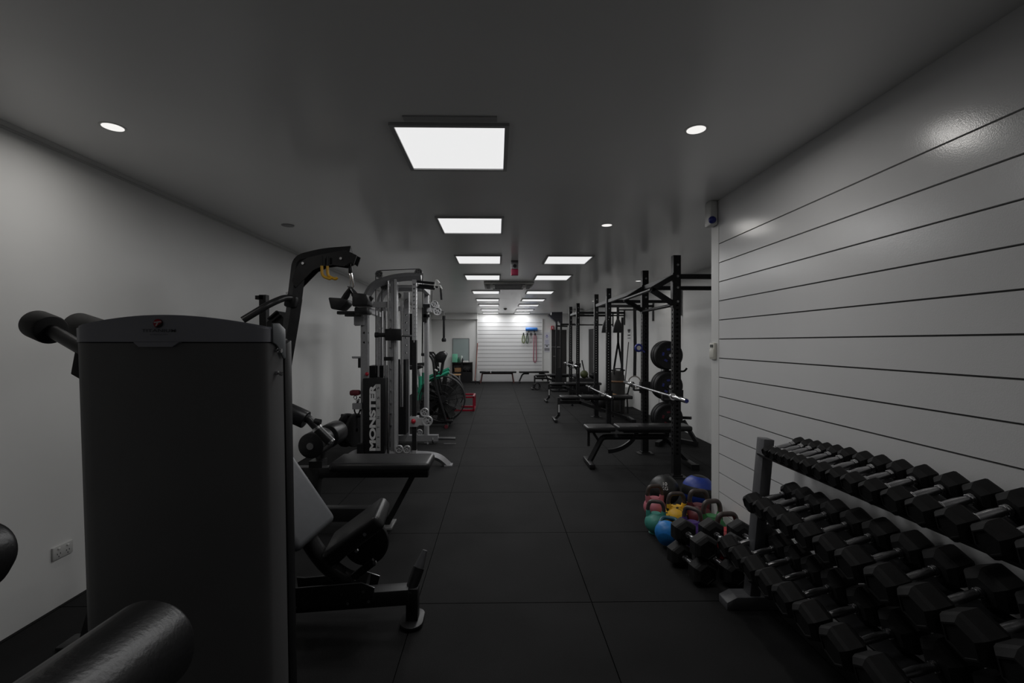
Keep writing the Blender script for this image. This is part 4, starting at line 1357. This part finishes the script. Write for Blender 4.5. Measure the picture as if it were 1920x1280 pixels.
# lettered shroud
sx0, sx1 = f(685, 780).x, f(724, 780).x
sz0, sz1 = f(700, 848).z, f(700, 708).z
sh = t.part('shroud', MB().box(((sx0 + sx1) / 2, YA - 0.03, (sz0 + sz1) / 2), (sx1 - sx0, 0.16, sz1 - sz0), bev=0.006), BLKP)
ysf = YA - 0.113
cM = at(698.5, 782.5, ysf)
lw = at(698, 720, ysf).z - at(698, 845, ysf).z
lh = at(704.5, 780, ysf).x - at(692.5, 780, ysf).x
t.part('lettering', text_fit('MONSTER', frame_m((cM.x, ysf, cM.z), (0, 0, 1), (-1, 0, 0)), lw, lh, bold=0.05), LETTER, sh, label='white vertical lettering')
sxm = at(709.2, 780, ysf)
sw = at(713.5, 780, ysf).x - at(705, 780, ysf).x
t.part('letter_strip', MB().box((sxm.x, ysf, cM.z), (sw, 0.002, lw)), LABELS, sh)
lt_ = MB()
for k, ch in enumerate('FITNESS'):
    zc_ = cM.z - lw / 2 + lw * (0.06 + 0.88 * k / 6)
    e_ = text_fit(ch, frame_m((sxm.x, ysf - 0.0016, zc_), (0, 0, 1), (-1, 0, 0)), 0.03 if ch != 'I' else 0.010, 0.028, bold=0.02)
    lt_.merge(e_.bm)
t.part('lettering', lt_, INK, sh)
t.part('weight_stack', MB().box((f(700, 780).x, YA + 0.25, 0.70), (0.20, 0.25, 1.1)), BLK)
t.part('weight_stack', MB().box((r(756, 780).x, YBk - 0.2, 0.75), (0.2, 0.2, 1.1)), BLK)
t.part('dark_panel', MB().box((r(752, 650).x, YBk + 0.1, 1.35), (0.06, 0.05, 1.5)).box((r(771, 650).x, YBk + 0.12, 1.6), (0.10, 0.05, 0.8)), BLK)
t.part('stack_rod', MB().cyl((f(706, 690).x, YA + 0.1, sz1), (f(706, 690).x, YA + 0.1, f(706, 570).z), 0.012).cyl((f(718, 690).x, YA + 0.1, sz1 - 0.1), (f(718, 690).x, YA + 0.1, f(706, 575).z), 0.02).cyl((f(744, 690).x, YA + 0.3, 0.7), (f(744, 690).x, YA + 0.3, 2.1), 0.02), CHROME)
# smith bar
t.part('smith_carriage', MB().box(f(741, 627.5) + V((0, -0.09, 0)), (0.20, 0.07, 0.145), bev=0.01), BLKP)
t.part('smith_sleeve', MB().cyl(f(707, 628) + V((0, -0.09, 0)), f(728, 628) + V((0, -0.09, 0)), 0.027).cyl(f(707, 628) + V((0, -0.09, 0)), f(713, 628) + V((0, -0.09, 0)), 0.034), BLKM)
t.part('smith_bar', MB().cyl(f(748, 629) + V((0, -0.05, 0)), f(778, 630) + V((0, -0.02, 0)), 0.014), CHROME)
t.part('safety_stop', MB().box(f(731, 672) + V((0, -0.07, 0)), (0.10, 0.06, 0.045)), BLKP)
# feet
t.part('base', MB().tube(fillet([f(650, 861), f(668, 848), f(700, 848), f(806, 853), f(824, 857), f(841, 872)], [0.12, 0.1, 0.1, 0.12], 6), 0.048, 4), SILVER, smooth=False)
fe = f(841, 872)
t.part('foot', MB().box((fe.x, YA, 0.008), (0.10, 0.12, 0.016)).box((f(650, 861).x, YA, 0.008), (0.10, 0.12, 0.016)), SILVER)
t.part('base', MB().bar((x1b - 0.02, YBk, 0.09), (r(822, 820).x, YBk, 0.09), 0.09, 0.09), SILVER)
t.part('base', MB().bar((x1, YA, 0.07), (x1b, YBk, 0.07), 0.08, 0.08), SILVER)
t.part('chrome_foot', MB().cyl(r(810, 821), r(854, 822), 0.026).cyl(r(832, 832), r(855, 832.5), 0.018).torus(r(812, 824), (1, 0, 0), 0.045, 0.012, 20), CHROME)
t.part('black_plinth', MB().box((f(681, 850).x, YA - 0.09, 0.16), (0.08, 0.08, 0.28)), BLK)
t.part('black_plinth', MB().box((f(735, 848).x, YA + 0.05, 0.15), (0.20, 0.1, 0.12)), BLK)
# arm rests on the left
t.part('padded_rest', MB().box(at(681, 583, 5.5), (0.16, 0.2, 0.09), bev=0.02).box(at(654, 586.5, 5.5), (0.26, 0.10, 0.04), bev=0.01).box(at(664, 591, 5.5), (0.20, 0.08, 0.03)), VINYL)
t.part('rest_bracket', MB().box(at(674, 601, 5.68), (0.12, 0.06, 0.11)).box(at(670, 607, 5.68), (0.05, 0.05, 0.05)), SILVER)
t.part('left_bracket', MB().box(at(671, 761, 5.7), (0.12, 0.06, 0.075)), SILVER)
t.part('left_bracket', MB().box(at(668, 669.5, 5.7), (0.10, 0.03, 0.02)), SILVER)
t.part('j_hook', MB().box(at(676, 680, 5.75), (0.04, 0.08, 0.12)).box(at(669, 670, 5.75), (0.10, 0.04, 0.022)), BLKP)
t.part('plate_peg', MB().cyl(at(640, 779, 6.2), at(690, 779, 6.2), 0.024), BLKM)

p = at(678, 812, 6.2)
for k, (px, R, lab) in enumerate(((650, 0.225, 'outer black weight plate on the left peg of the silver machine'), (666, 0.225, 'inner black weight plate on the left peg of the silver machine'))):
    c = at(px, 806, 6.2)
    b = MB().lathe([(0.026, -0.025), (0.07, -0.025), (0.08, -0.018), (R * .82, -0.018), (R * .88, -0.025), (R, -0.02), (R, 0.02), (R * .88, 0.025), (0.026, 0.025), (0.026, -0.025)], (c.x, c.y, c.z), (1, -0.25, 0.0), 40)
    single('weight_plate', b, PLATE, lab, 'weight plate', 'plates on the silver machine')
c = at(666, 736, 5.7)
t = Thing('ankle_cuff', 'maroon padded cuff with chain hanging on the left of the silver machine', 'cable attachment', c)
t.part('cuff', MB().box(c, (0.12, 0.10, 0.065), bev=0.02), MAROON)
t.part('chain', MB().torus(c + V((0.0, 0, -0.06)), (0.3, 1, 0), 0.022, 0.006, 14, 6).torus(c + V((0.05, 0, -0.08)), (1, 0.3, 0), 0.022, 0.006, 14, 6).torus(c + V((0.03, 0, -0.11)), (0.4, 1, 0), 0.022, 0.006, 14, 6), CHROME)
t.part('strap', MB().tube(fillet([c + V((0.06, 0, -0.05)), c + V((-0.02, 0, -0.22)), c + V((0.03, 0, -0.30)), c + V((0.09, 0, -0.14))], 0.05), 0.01, 8), BLKP)

p = at(832, 590, YBk - 0.06)
t = Thing('tricep_rope', 'black single rope handle hanging from the upper pulley of the silver machine', 'cable handle', p)
t.part('snap_hook', MB().cyl(at(826, 583, YBk - 0.06), at(832, 584, YBk - 0.06), 0.008).cyl(at(832, 584, YBk - 0.06), at(832.3, 594, YBk - 0.06), 0.006), CHROME)
t.part('rope', MB().cyl(at(832.3, 594, YBk - 0.06), at(832.3, 634, YBk - 0.06), 0.017, n=14).cyl(at(832.3, 592, YBk - 0.06), at(832.3, 599, YBk - 0.06), 0.024, n=14), BLKP)
t.part('end_ball', MB().lathe([(0, -0.03), (0.03, -0.028), (0.037, 0), (0.025, 0.03), (0, 0.032)], at(832.3, 637, YBk - 0.06), (0, 0, 1), 18), BLKP)


# ------------------------------------------------------------------ fan bikes
YW = 8.5


def fan_bike(label, dx, dy):
    k = lambda px, py, y=YW: at(px, py, y)
    c = k(830, 747)
    t = Thing('fan_bike', label, 'exercise bike', (c.x - 0.3, YW, 0), 'fan bikes')
    R = c.z - 0.09
    R = min(R, 0.43)
    cg = MB()
    for yy in (-0.09, 0.09):
        cg.torus(c + V((0, yy, 0)), (0, 1, 0), R, 0.010, 48, 6)
        for rr in (0.33, 0.66):
            cg.torus(c + V((0, yy * 1.05, 0)), (0, 1, 0), R * rr, 0.005, 40, 5)
        for q in range(18):
            an = 2 * PI * q / 18
            cg.cyl(c + V((0.06 * math.cos(an), yy * 1.05, 0.06 * math.sin(an))), c + V((R * math.cos(an), yy, R * math.sin(an))), 0.004, n=5)
    t.part('fan_cage', cg, BLKM)
    bl = MB()
    for q in range(10):
        an = 2 * PI * q / 10 + 0.2
        p0, p1 = c + V((0.07 * math.cos(an), 0, 0.07 * math.sin(an))), c + V((R * .93 * math.cos(an), 0, R * .93 * math.sin(an)))
        d = (p1 - p0).normalized()
        up = (V((0, 1, 0)) + d.cross(V((0, 1, 0))) * 0.55).normalized()
        bl.bar(p0, p1, 0.006, 0.20, up=up)
    t.part('fan', bl, FOAMM)
    rim = MB().lathe([(R * 1.0, -0.04), (R * 1.02, -0.04), (R * 1.02, 0.04), (R * 1.0, 0.04), (R * 1.0, -0.04)], c, (0, 1, 0), 48)
    t.part('rim', rim, FOAMM)
    t.part('hub', MB().cyl(c + V((0, -0.13, 0)), c + V((0, 0.13, 0)), 0.07, n=24), BLKM)
    fr = MB().tube([k(842, 697), k(822, 706), k(803, 713), k(790, 722), k(784, 735)], 0.036, 4)
    fr.tube([k(788, 705), k(788, 726), k(785, 750)], 0.036, 4)
    t.part('frame', fr, GREEN, smooth=False)
    t.part('chain_case', MB().cyl(k(800, 762) + V((0, -0.05, 0)), k(800, 762) + V((0, 0.05, 0)), 0.12, n=28).bar(k(800, 762), c, 0.05, 0.10), BLKP)
    t.part('seat_post', MB().cyl(k(783, 740), k(775, 690), 0.028), STEEL)
    t.part('saddle', MB().prism([v + V((0, -0.10, 0)) for v in (k(760, 686), k(790, 684), k(796, 688), k(785, 692), k(762, 693))], (0, 0.20, 0), bev=0.015), VINYL)
    t.part('console_post', MB().cyl(k(826, 704), k(832, 668), 0.025), BLKM)
    t.part('console', MB().prism([v + V((0, -0.10, 0)) for v in (k(815, 668), k(822, 661), k(834, 659), k(838, 666), k(832, 680), k(818, 678))], (0, 0.2, 0), bev=0.02), BLKP)
    for s in (-1, 1):
        o = V((0, 0.17 * s, 0))
        lv = t.part('lever', MB().tube(fillet([k(838, 786) + o, k(824, 736) + o, k(818.5, 714) + o, k(814.5, 675) + o, k(808, 664) + o, k(796, 664) + o], 0.10, 5), 0.023, 10), BLKM)
        t.part('grip', MB().cyl(k(808, 664.5) + o, k(793, 664) + o, 0.028), FOAM, lv)
        t.part('pedal', MB().box(k(845, 786) + o, (0.12, 0.09, 0.04), bev=0.01), BLKP, lv)
    bs = MB().bar((k(772, 0).x, YW, 0.07), (c.x + 0.16, YW, 0.07), 0.06, 0.06)
    bs.cyl((k(840, 0).x, YW - 0.28, 0.035), (k(840, 0).x, YW + 0.28, 0.035), 0.033).cyl((k(770, 0).x, YW - 0.28, 0.035), (k(770, 0).x, YW + 0.28, 0.035), 0.033)
    bs.bar(c + V((0.1, 0, -R - 0.01)), (k(840, 0).x, YW, 0.04), 0.05, 0.04).bar((k(800, 0).x, YW, 0.07), k(800, 755), 0.05, 0.05)
    t.part('base', bs, BLKM)
    t.part('red_cap', MB().cyl((k(840, 0).x, YW - 0.30, 0.035), (k(840, 0).x, YW - 0.282, 0.035), 0.034), MAROON)
    t.part('badge', MB().bar(k(818, 691) + V((0, -0.2, 0)), k(823, 694) + V((0, -0.2, 0)), 0.05, 0.02), WHITE)
    return t.o


fb = fan_bike('black fan bike with green frame, the nearer of two beside the silver machine', 0, 0)
copy_thing(fb, fb.location + V((-0.10, 1.0, 0)), 'second fan bike with green frame, partly hidden behind the nearer one', 'fan bikes')

# red step frame
p0, p1 = at(893, 770, 10.35), at(850, 770, 10.35)
xr_, xl_ = at(888, 770, 10.3).x, at(888, 770, 10.3).x - 0.62
hh = 0.335
t = Thing('step_frame', 'open red steel box frame on the floor beyond the fan bike', 'plyo box', ((xr_ + xl_) / 2, 10.6, 0))
ya_, yb_2 = 10.32, 10.90
for z in (0.02, hh - 0.02):
    for y in (ya_, yb_2):
        t.part('rail', MB().box(((xr_ + xl_) / 2, y, z), (xr_ - xl_, 0.04, 0.04)), REDS)
    for x in (xl_, xr_):
        t.part('rail', MB().box((x, (ya_ + yb_2) / 2, z), (0.04, yb_2 - ya_, 0.04)), REDS)
for x in (xl_, xr_):
    for y in (ya_, yb_2):
        t.part('leg', MB().box((x, y, hh / 2), (0.04, 0.04, hh)), REDS)

# ------------------------------------------------------------------ ceiling fittings
p = at(965, 500, 6.4)
t = Thing('fire_alarm', 'grey and red alarm box hanging from the ceiling between the light rows', 'alarm', (p.x, 6.4, CEIL))
t.part('housing', MB().box((p.x, 6.4, CEIL - 0.06), (0.10, 0.08, 0.12), bev=0.006), GREYPL)
t.part('beacon', MB().box((p.x, 6.4, CEIL - 0.165), (0.10, 0.08, 0.085), bev=0.006), mat('dark_red_beacon', (0.16, 0.008, 0.03), 0.35))
t.part('sounder', MB().cyl((p.x, 6.36, CEIL - 0.08), (p.x, 6.35, CEIL - 0.08), 0.025), BLKP)

cx, cy = 0.225, 9.05
t = Thing('ceiling_air_conditioner', 'square ceiling cassette air conditioner with dark vents', 'air conditioner', (cx, cy, CEIL))
t.part('panel', MB().box((cx, cy, CEIL - 0.02), (0.95, 0.95, 0.04), bev=0.012), mat('aircon_panel', (0.40, 0.40, 0.38), 0.45))
vs = MB()
for s in (-1, 1):
    vs.box((cx, cy + s * 0.40, CEIL - 0.043), (0.62, 0.07, 0.01)).box((cx + s * 0.40, cy, CEIL - 0.043), (0.07, 0.62, 0.01))
t.part('air_slot', vs, BLKP)
gr = MB()
for k in range(14):
    gr.box((cx, cy - 0.26 + k * 0.04, CEIL - 0.044), (0.54, 0.018, 0.012))
t.part('grille', gr, GREYPL)

p = at(947.5, 579, 15.4)
single('smoke_detector', MB().lathe([(0, -0.055), (0.03, -0.05), (0.055, -0.02), (0.055, 0)], (p.x, 15.4, CEIL), (0, 0, 1), 24), GREYPL,
       'round smoke detector between the two rows of lights near the far wall', 'smoke detector')
single('blank_plate', MB().lathe([(0, -0.008), (0.055, -0.008), (0.06, 0)], (-2.05, 4.49, CEIL), (0, 0, 1), 28), mat('unlit_lens', (0.30, 0.30, 0.30), 0.5),
       'unlit round downlight above the left wall beyond the lit one', 'downlight')

p = at(1086, 582, 15.5)
t = Thing('wall_air_conditioner', 'white box unit hung high at the far right under the ceiling', 'air conditioner', (p.x, 15.5, 2.5))
t.part('cabinet', MB().box((p.x, 15.65, 2.585), (0.40, 0.3, 0.19), bev=0.02), WHITE)
t.part('louvre', MB().box((p.x, 15.495, 2.52), (0.34, 0.012, 0.03)), GREYPL)
t.part('hanger', MB().box((p.x, 15.65, 2.69), (0.3, 0.2, 0.025)), GREYPL)

# ------------------------------------------------------------------ far wall
# storage unit
sx0, sx1 = at(848.5, 700, 17.9).x, at(886, 700, 17.9).x
sz = at(867, 679, 17.9).z
t = Thing('cube_shelf', 'black cube storage unit with open upper cells against the far wall', 'shelf', ((sx0 + sx1) / 2, 17.9, 0))
yc, dp = 17.9, 0.38
b = MB()
for x in (sx0 + 0.015, (sx0 + sx1) / 2, sx1 - 0.015):
    b.box((x, yc, sz / 2), (0.03, dp, sz))
for z in (0.015, sz * 0.5, sz - 0.015):
    b.box(((sx0 + sx1) / 2, yc, z), (sx1 - sx0, dp, 0.03))
t.part('carcass', b, BLKP)
t.part('back_panel', MB().box(((sx0 + sx1) / 2, yc + dp / 2 - 0.006, sz / 2), (sx1 - sx0 - 0.02, 0.01, sz - 0.02)), mat('shelf_back', (0.16, 0.16, 0.16), 0.6))
t.part('door', MB().box((sx0 + (sx1 - sx0) * 0.75, yc - dp / 2 - 0.006, sz * 0.25), ((sx1 - sx0) / 2 - 0.01, 0.012, sz * 0.5 - 0.02)), BLKP)
t.part('door', MB().box((sx0 + (sx1 - sx0) * 0.25, yc - dp / 2 - 0.006, sz * 0.25), ((sx1 - sx0) / 2 - 0.01, 0.012, sz * 0.5 - 0.02)), BLKP)
cz = sz * 0.5 + 0.016
xa = sx0 + (sx1 - sx0) * 0.25
xb = sx0 + (sx1 - sx0) * 0.75
single('cardboard_box', MB().box((xa + 0.02, yc, cz + 0.08), (0.26, 0.22, 0.16), bev=0.004), KRAFT, 'brown cardboard box in the left cell of the black shelf', 'box')
single('folded_towel', MB().box((xa + 0.03, yc - 0.02, cz + 0.185), (0.2, 0.18, 0.05), (0, 0, 0.2), bev=0.02), mat('dark_towel', (0.03, 0.02, 0.02), 0.9), 'dark cloth on top of the cardboard box', 'cloth')
for k, (dx, h, r_) in enumerate(((-0.10, 0.15, 0.06), (0.03, 0.12, 0.06), (0.13, 0.17, 0.05))):
    single('boxing_glove', MB().ball((xb + dx, yc - 0.05, cz + h / 2), r_, 16, 10, h / 2 / r_), BLKP,
           '%s dark lump in the right cell of the black shelf' % ('left', 'middle', 'right')[k], 'glove', 'dark gear in the right shelf cell')
p = at(853, 672, 17.85)
single('mint_canister', MB().box((p.x, 17.85, sz + 0.165), (0.20, 0.18, 0.33), bev=0.02), GREENL, 'large mint green container on the left of the black shelf', 'container')
p = at(860, 675, 17.85)
single('dark_bottle', MB().lathe([(0, 0), (0.045, 0), (0.045, 0.12), (0.02, 0.15), (0.02, 0.19), (0, 0.19)], (p.x, 17.85, sz), (0, 0, 1), 18), GREEND, 'small dark green bottle beside the mint container', 'bottle')
p = at(867.5, 672, 17.85)
single('spray_bottle', MB().lathe([(0, 0), (0.035, 0), (0.035, 0.10), (0.014, 0.15), (0.014, 0.18), (0, 0.18)], (p.x, 17.78, sz), (0, 0, 1), 18), BLKP, 'small black bottle in the middle of the shelf top', 'bottle')
p = at(873, 677, 17.85)
single('paper_tray', MB().box((p.x, 17.85, sz + 0.03), (0.22, 0.2, 0.06), bev=0.008), WHITE, 'low white tray on the right of the shelf top', 'tray')
p = at(866, 668, 17.9)
single('clear_jar', MB().lathe([(0, 0), (0.05, 0), (0.05, 0.22), (0.03, 0.26), (0, 0.26)], (p.x - 0.02, 17.98, sz), (0, 0, 1), 18), mat('frosted_plastic', (0.5, 0.54, 0.52), 0.3), 'pale frosted jar behind the small black bottle', 'jar')

# board on the wall behind the shelf
xa, xb = at(849, 650, YB).x, at(879.5, 650, YB).x
za, zb = at(860, 634.5, YB).z, at(860, 677, YB).z
t = Thing('glass_board', 'pale green glass board in a thin dark frame on the far wall', 'board', ((xa + xb) / 2, YB - 0.015, zb))
t.part('glass', MB().box(((xa + xb) / 2, YB - 0.012, (za + zb) / 2), (xb - xa, 0.014, za - zb)), BOARDG)
fr = MB()
for x in (xa, xb):
    fr.box((x, YB - 0.014, (za + zb) / 2), (0.022, 0.022, za - zb))
for z in (za, zb):
    fr.box(((xa + xb) / 2, YB - 0.014, z), (xb - xa, 0.022, 0.022))
t.part('frame', fr, GREYPL)

# pole
pt, pb = at(895.5, 643, 18.0), at(890.5, 717, 17.7)
t = Thing('broom', 'broom with a red-brown handle leaning left of the slatted panel', 'broom', (pb.x, 17.6, 0))
t.part('handle', MB().cyl((pb.x, 17.62, 0.05), (pt.x, YB - 0.075, pt.z), 0.016), mat('red_brown_handle', (0.22, 0.06, 0.04), 0.5))
t.part('head', MB().box((pb.x, 17.62, 0.03), (0.30, 0.10, 0.06), bev=0.01), BLKP)
p = at(895, 720, 17.0)
single('push_up_handle', MB().torus((p.x - 0.06, 17.0, 0.075), (1, 0, 0), 0.06, 0.014, 20).torus((p.x + 0.08, 17.0, 0.075), (1, 0, 0), 0.06, 0.014, 20).cyl((p.x - 0.06, 17.0, 0.1), (p.x + 0.08, 17.0, 0.1), 0.012), BLKP, 'small black push-up stand on the floor in front of the broom', 'push-up stand')

# step stool beside shelf with chrome legs
p = at(853, 700, 16.9)
t = Thing('stool', 'low stool with bright metal legs in front of the black shelf', 'stool', (p.x, 16.9, 0))
t.part('seat', MB().box((p.x, 16.9, 0.36), (0.42, 0.34, 0.04), bev=0.01), WOOD)
for sx in (-1, 1):
    for sy in (-1, 1):
        t.part('leg', MB().cyl((p.x + sx * 0.2, 16.9 + sy * 0.15, 0), (p.x + sx * 0.17, 16.9 + sy * 0.12, 0.345), 0.013), STEEL)

# flat benches along the wall
x0, x1 = at(899.5, 697, 17.6).x, at(968, 697, 17.6).x
t = Thing('flat_bench', 'dark two pad bench with red-brown splayed legs under the slatted panel', 'bench', ((x0 + x1) / 2, 17.6, 0))
zt = at(930, 695.5, 17.6).z
xm = at(919.5, 697, 17.6).x
t.part('pad', MB().box(((x0 + xm) / 2, 17.6, zt - 0.035), (xm - x0, 0.3, 0.07), bev=0.02, seg=3), VINYL)
t.part('pad', MB().box(((xm + 0.03 + x1) / 2, 17.6, zt - 0.035), (x1 - xm - 0.03, 0.3, 0.07), bev=0.02, seg=3), VINYL)
t.part('beam', MB().box(((x0 + x1) / 2, 17.6, zt - 0.095), (x1 - x0 - 0.25, 0.06, 0.05)), BROWNL)
for s, x in ((-1, x0 + 0.1), (1, x1 - 0.16)):
    for sy in (-1, 1):
        t.part('leg', MB().bar((x, 17.6, zt - 0.09), (x + s * 0.06, 17.6 + sy * 0.16, 0.0), 0.045, 0.045), BROWNL)
x0, x1 = at(973, 697, 17.6).x, at(1029, 697, 17.6).x
t = Thing('flat_bench', 'plain black flat bench with bent tube legs at the right of the slatted panel', 'bench', ((x0 + x1) / 2, 17.6, 0))
t.part('pad', MB().box(((x0 + x1) / 2, 17.6, zt - 0.035), (x1 - x0, 0.3, 0.07), bev=0.02, seg=3), VINYL)
for s, x in ((-1, x0 + 0.14), (1, x1 - 0.14)):
    t.part('leg', MB().tube(fillet([(x + -s * 0.25, 17.6, zt - 0.1), (x, 17.6, zt - 0.1), (x + s * 0.12, 17.6, 0.06)], 0.1), 0.03, 8), BLKM)
    t.part('foot', MB().box((x + s * 0.12, 17.6, 0.03), (0.06, 0.4, 0.05), bev=0.01), BLKM)

# roller on hooks, resistance bands
yw = YB - 0.045
x0, x1 = at(985.3, 617, yw).x, at(1007, 617, yw).x
zc = at(996, 617, yw).z
t = Thing('foam_roller', 'bright blue foam roller resting on hooks high on the slatted panel', 'foam roller', ((x0 + x1) / 2, yw - 0.08, zc))
t.part('roller', MB().cyl((x0, yw - 0.085, zc), (x1, yw - 0.085, zc), 0.068, n=28, bev=0.006), BLUE)
t.part('end_core', MB().cyl((x0 - 0.002, yw - 0.085, zc), (x0 + 0.004, yw - 0.085, zc), 0.03), NAVY)
for k, px in enumerate((990.8, 1001.5)):
    x = at(px, 623, yw).x
    zk = zc - 0.085
    single('wall_hook', MB().tube(fillet([(x, yw + 0.0, zk - 0.05), (x, yw - 0.01, zk), (x, yw - 0.16, zk), (x, yw - 0.17, zk + 0.06)], 0.02), 0.011, 8), BLKM,
           '%s black hook under the blue foam roller' % ('left', 'right')[k], 'hook', 'hooks holding the foam roller')
BD = [(981.5, 626, 643, (0.10, 0.14, 0.03), 0.055, 'black and green looped band, leftmost on the slatted panel'),
      (988.5, 626, 643.5, (0.03, 0.06, 0.03), 0.045, 'dark green looped band, second from left on the slatted panel'),
      (995.5, 626, 642.5, (0.22, 0.20, 0.20), 0.05, 'pale grey skipping rope loop between the green and pink bands'),
      (1003, 626, 679, (0.32, 0.09, 0.13), 0.06, 'long pink resistance band hanging at the right of the slatted panel')]
for k, (px, ya, yb, col, hw, lab) in enumerate(BD):
    a, b = at(px, ya, yw - 0.06), at(px, yb, yw - 0.06)
    t = Thing('resistance_band', lab, 'band', (a.x, yw - 0.06, b.z), 'bands hanging on the slatted panel')
    m = mat('band_rubber_%d' % k, col, 0.6)
    pts = [V((a.x, yw - 0.06, a.z)), V((a.x + hw * 0.6, yw - 0.06, a.z - 0.08)), V((a.x + hw, yw - 0.06, b.z + 0.12)), V((a.x + hw * 0.5, yw - 0.06, b.z + 0.02)), V((a.x, yw - 0.06, b.z)),
           V((a.x - hw * 0.5, yw - 0.06, b.z + 0.02)), V((a.x - hw, yw - 0.06, b.z + 0.12)), V((a.x - hw * 0.6, yw - 0.06, a.z - 0.08))]
    t.part('loop', MB().tube(pts, 0.018 if k != 2 else 0.01, 8, closed=True), m)
    t.part('hook', MB().cyl((a.x, yw + 0.004, a.z - 0.012), (a.x, yw - 0.09, a.z - 0.012), 0.01).box((a.x, yw - 0.06, a.z - 0.0), (0.05, 0.04, 0.10), bev=0.01), BLKM)

# poster
x0, x1 = at(1020.5, 640, YB).x, at(1030.5, 640, YB).x
za, zb = at(1025, 623, YB).z, at(1025, 659.5, YB).z
t = Thing('poster', 'narrow white poster with a violet emblem and dark lines right of the slatted panel', 'poster', ((x0 + x1) / 2, YB - 0.01, zb))
xm, H, Wd = (x0 + x1) / 2, za - zb, x1 - x0
t.part('sheet', MB().box((xm, YB - 0.008, (za + zb) / 2), (Wd, 0.006, H)), PAPER)
e = MB()
e.prism([(xm - 0.07, YB - 0.012, za - 0.17), (xm - 0.02, YB - 0.012, za - 0.13), (xm, YB - 0.012, za - 0.07), (xm + 0.02, YB - 0.012, za - 0.13), (xm + 0.07, YB - 0.012, za - 0.17), (xm, YB - 0.012, za - 0.15)], (0, -0.002, 0))
e.prism([(xm - 0.025, YB - 0.012, za - 0.18), (xm + 0.025, YB - 0.012, za - 0.18), (xm, YB - 0.012, za - 0.235)], (0, -0.002, 0))
t.part('emblem', e, INKV)
l1 = MB()
for z_ in (0.32, 0.36, 0.40, 0.44):
    l1.box((xm, YB - 0.013, za - z_), (Wd * 0.62, 0.002, 0.008))
t.part('print', l1, INKV)
l2 = MB()
for z_, h_, w_ in ((0.50, 0.02, 0.9), (0.545, 0.045, 0.3), (0.64, 0.022, 0.95), (0.685, 0.03, 0.95), (0.725, 0.012, 0.95)):
    l2.box((xm, YB - 0.013, za - z_), (Wd * w_, 0.002, h_))
t.part('print', l2, INK)
# fire sign
p = at(1036.3, 614, 17.9)
t = Thing('fire_sign', 'small red safety sign beside the top of the black door', 'sign', (p.x, 17.98, p.z - 0.07))
t.part('plate', MB().box((p.x, 18.0, p.z), (0.09, 0.18, 0.15), bev=0.003), RED)
t.part('pictogram', MB().box((p.x + 0.0, 17.906, p.z - 0.01), (0.03, 0.004, 0.07)).box((p.x, 17.906, p.z + 0.04), (0.014, 0.004, 0.03)), LETTER)

# tall tower machine in front of the black door
Y0 = 14.6
q = lambda px, py: at(px, py, Y0)
t = Thing('cable_tower', 'tall black tower with twin posts and a wedge-shaped head at the far right', 'machine', (q(1047, 640).x, Y0, 0))
for px in (1043.5, 1052):
    x = q(px, 640).x
    t.part('post', MB().box((x, Y0, q(px, 602).z / 2), (0.06, 0.06, q(px, 602).z)), BLK)
hd = [q(1027, 590.5), q(1029, 589.5), q(1033, 591.5), q(1033.5, 585.5), q(1053.5, 585), q(1053.5, 607), q(1050, 606), q(1046, 600), q(1043, 609), q(1041.5, 604)]
t.part('head', MB().prism([v + V((0, -0.12, 0)) for v in hd], (0, 0.24, 0)), mat('navy_black_steel', (0.012, 0.012, 0.018), 0.45))
t.part('arm', MB().cyl(q(1052, 608), q(1078, 608), 0.03).cyl(q(1046, 611), q(1066, 611) + V((0, 0.3, 0)), 0.025), BLK)
t.part('chrome_peg', MB().cyl(q(1034.5, 650.5), q(1047, 651), 0.02).cyl(q(1044, 651), q(1050.5, 651.3), 0.036), CHROME)
t.part('base', MB().box((q(1047, 640).x, Y0, 0.03), (0.5, 0.7, 0.06), bev=0.008), BLK)
t.part('weight_stack', MB().box((q(1047.5, 640).x, Y0 + 0.02, 0.4), (0.10, 0.10, 0.7)), BLKP)

# ------------------------------------------------------------------ power outlet on the left wall
ya, yb = 2.70, 2.80
Yc = 2.735
pc = at(140, 1031, Yc)
t = Thing('power_outlet', 'white double power outlet low on the left wall', 'power outlet', (XL + 0.006, Yc, pc.z))
t.part('plate', MB().box((XL + 0.006, Yc, pc.z), (0.012, 0.125, 0.075), bev=0.004), mat('outlet_white', (0.55, 0.55, 0.54), 0.4, var=0.02))
for s in (-1, 1):
    t.part('rocker', MB().box((XL + 0.014, Yc + s * 0.028, pc.z + 0.022), (0.006, 0.014, 0.010), bev=0.002), WHITE)
    sk = MB()
    for dy, dz in ((-0.009, 0.004), (0.009, 0.004), (0, -0.012)):
        sk.box((XL + 0.0125, Yc + s * 0.028 + dy, pc.z - 0.012 + dz), (0.002, 0.003, 0.008))
    t.part('socket', sk, INK)
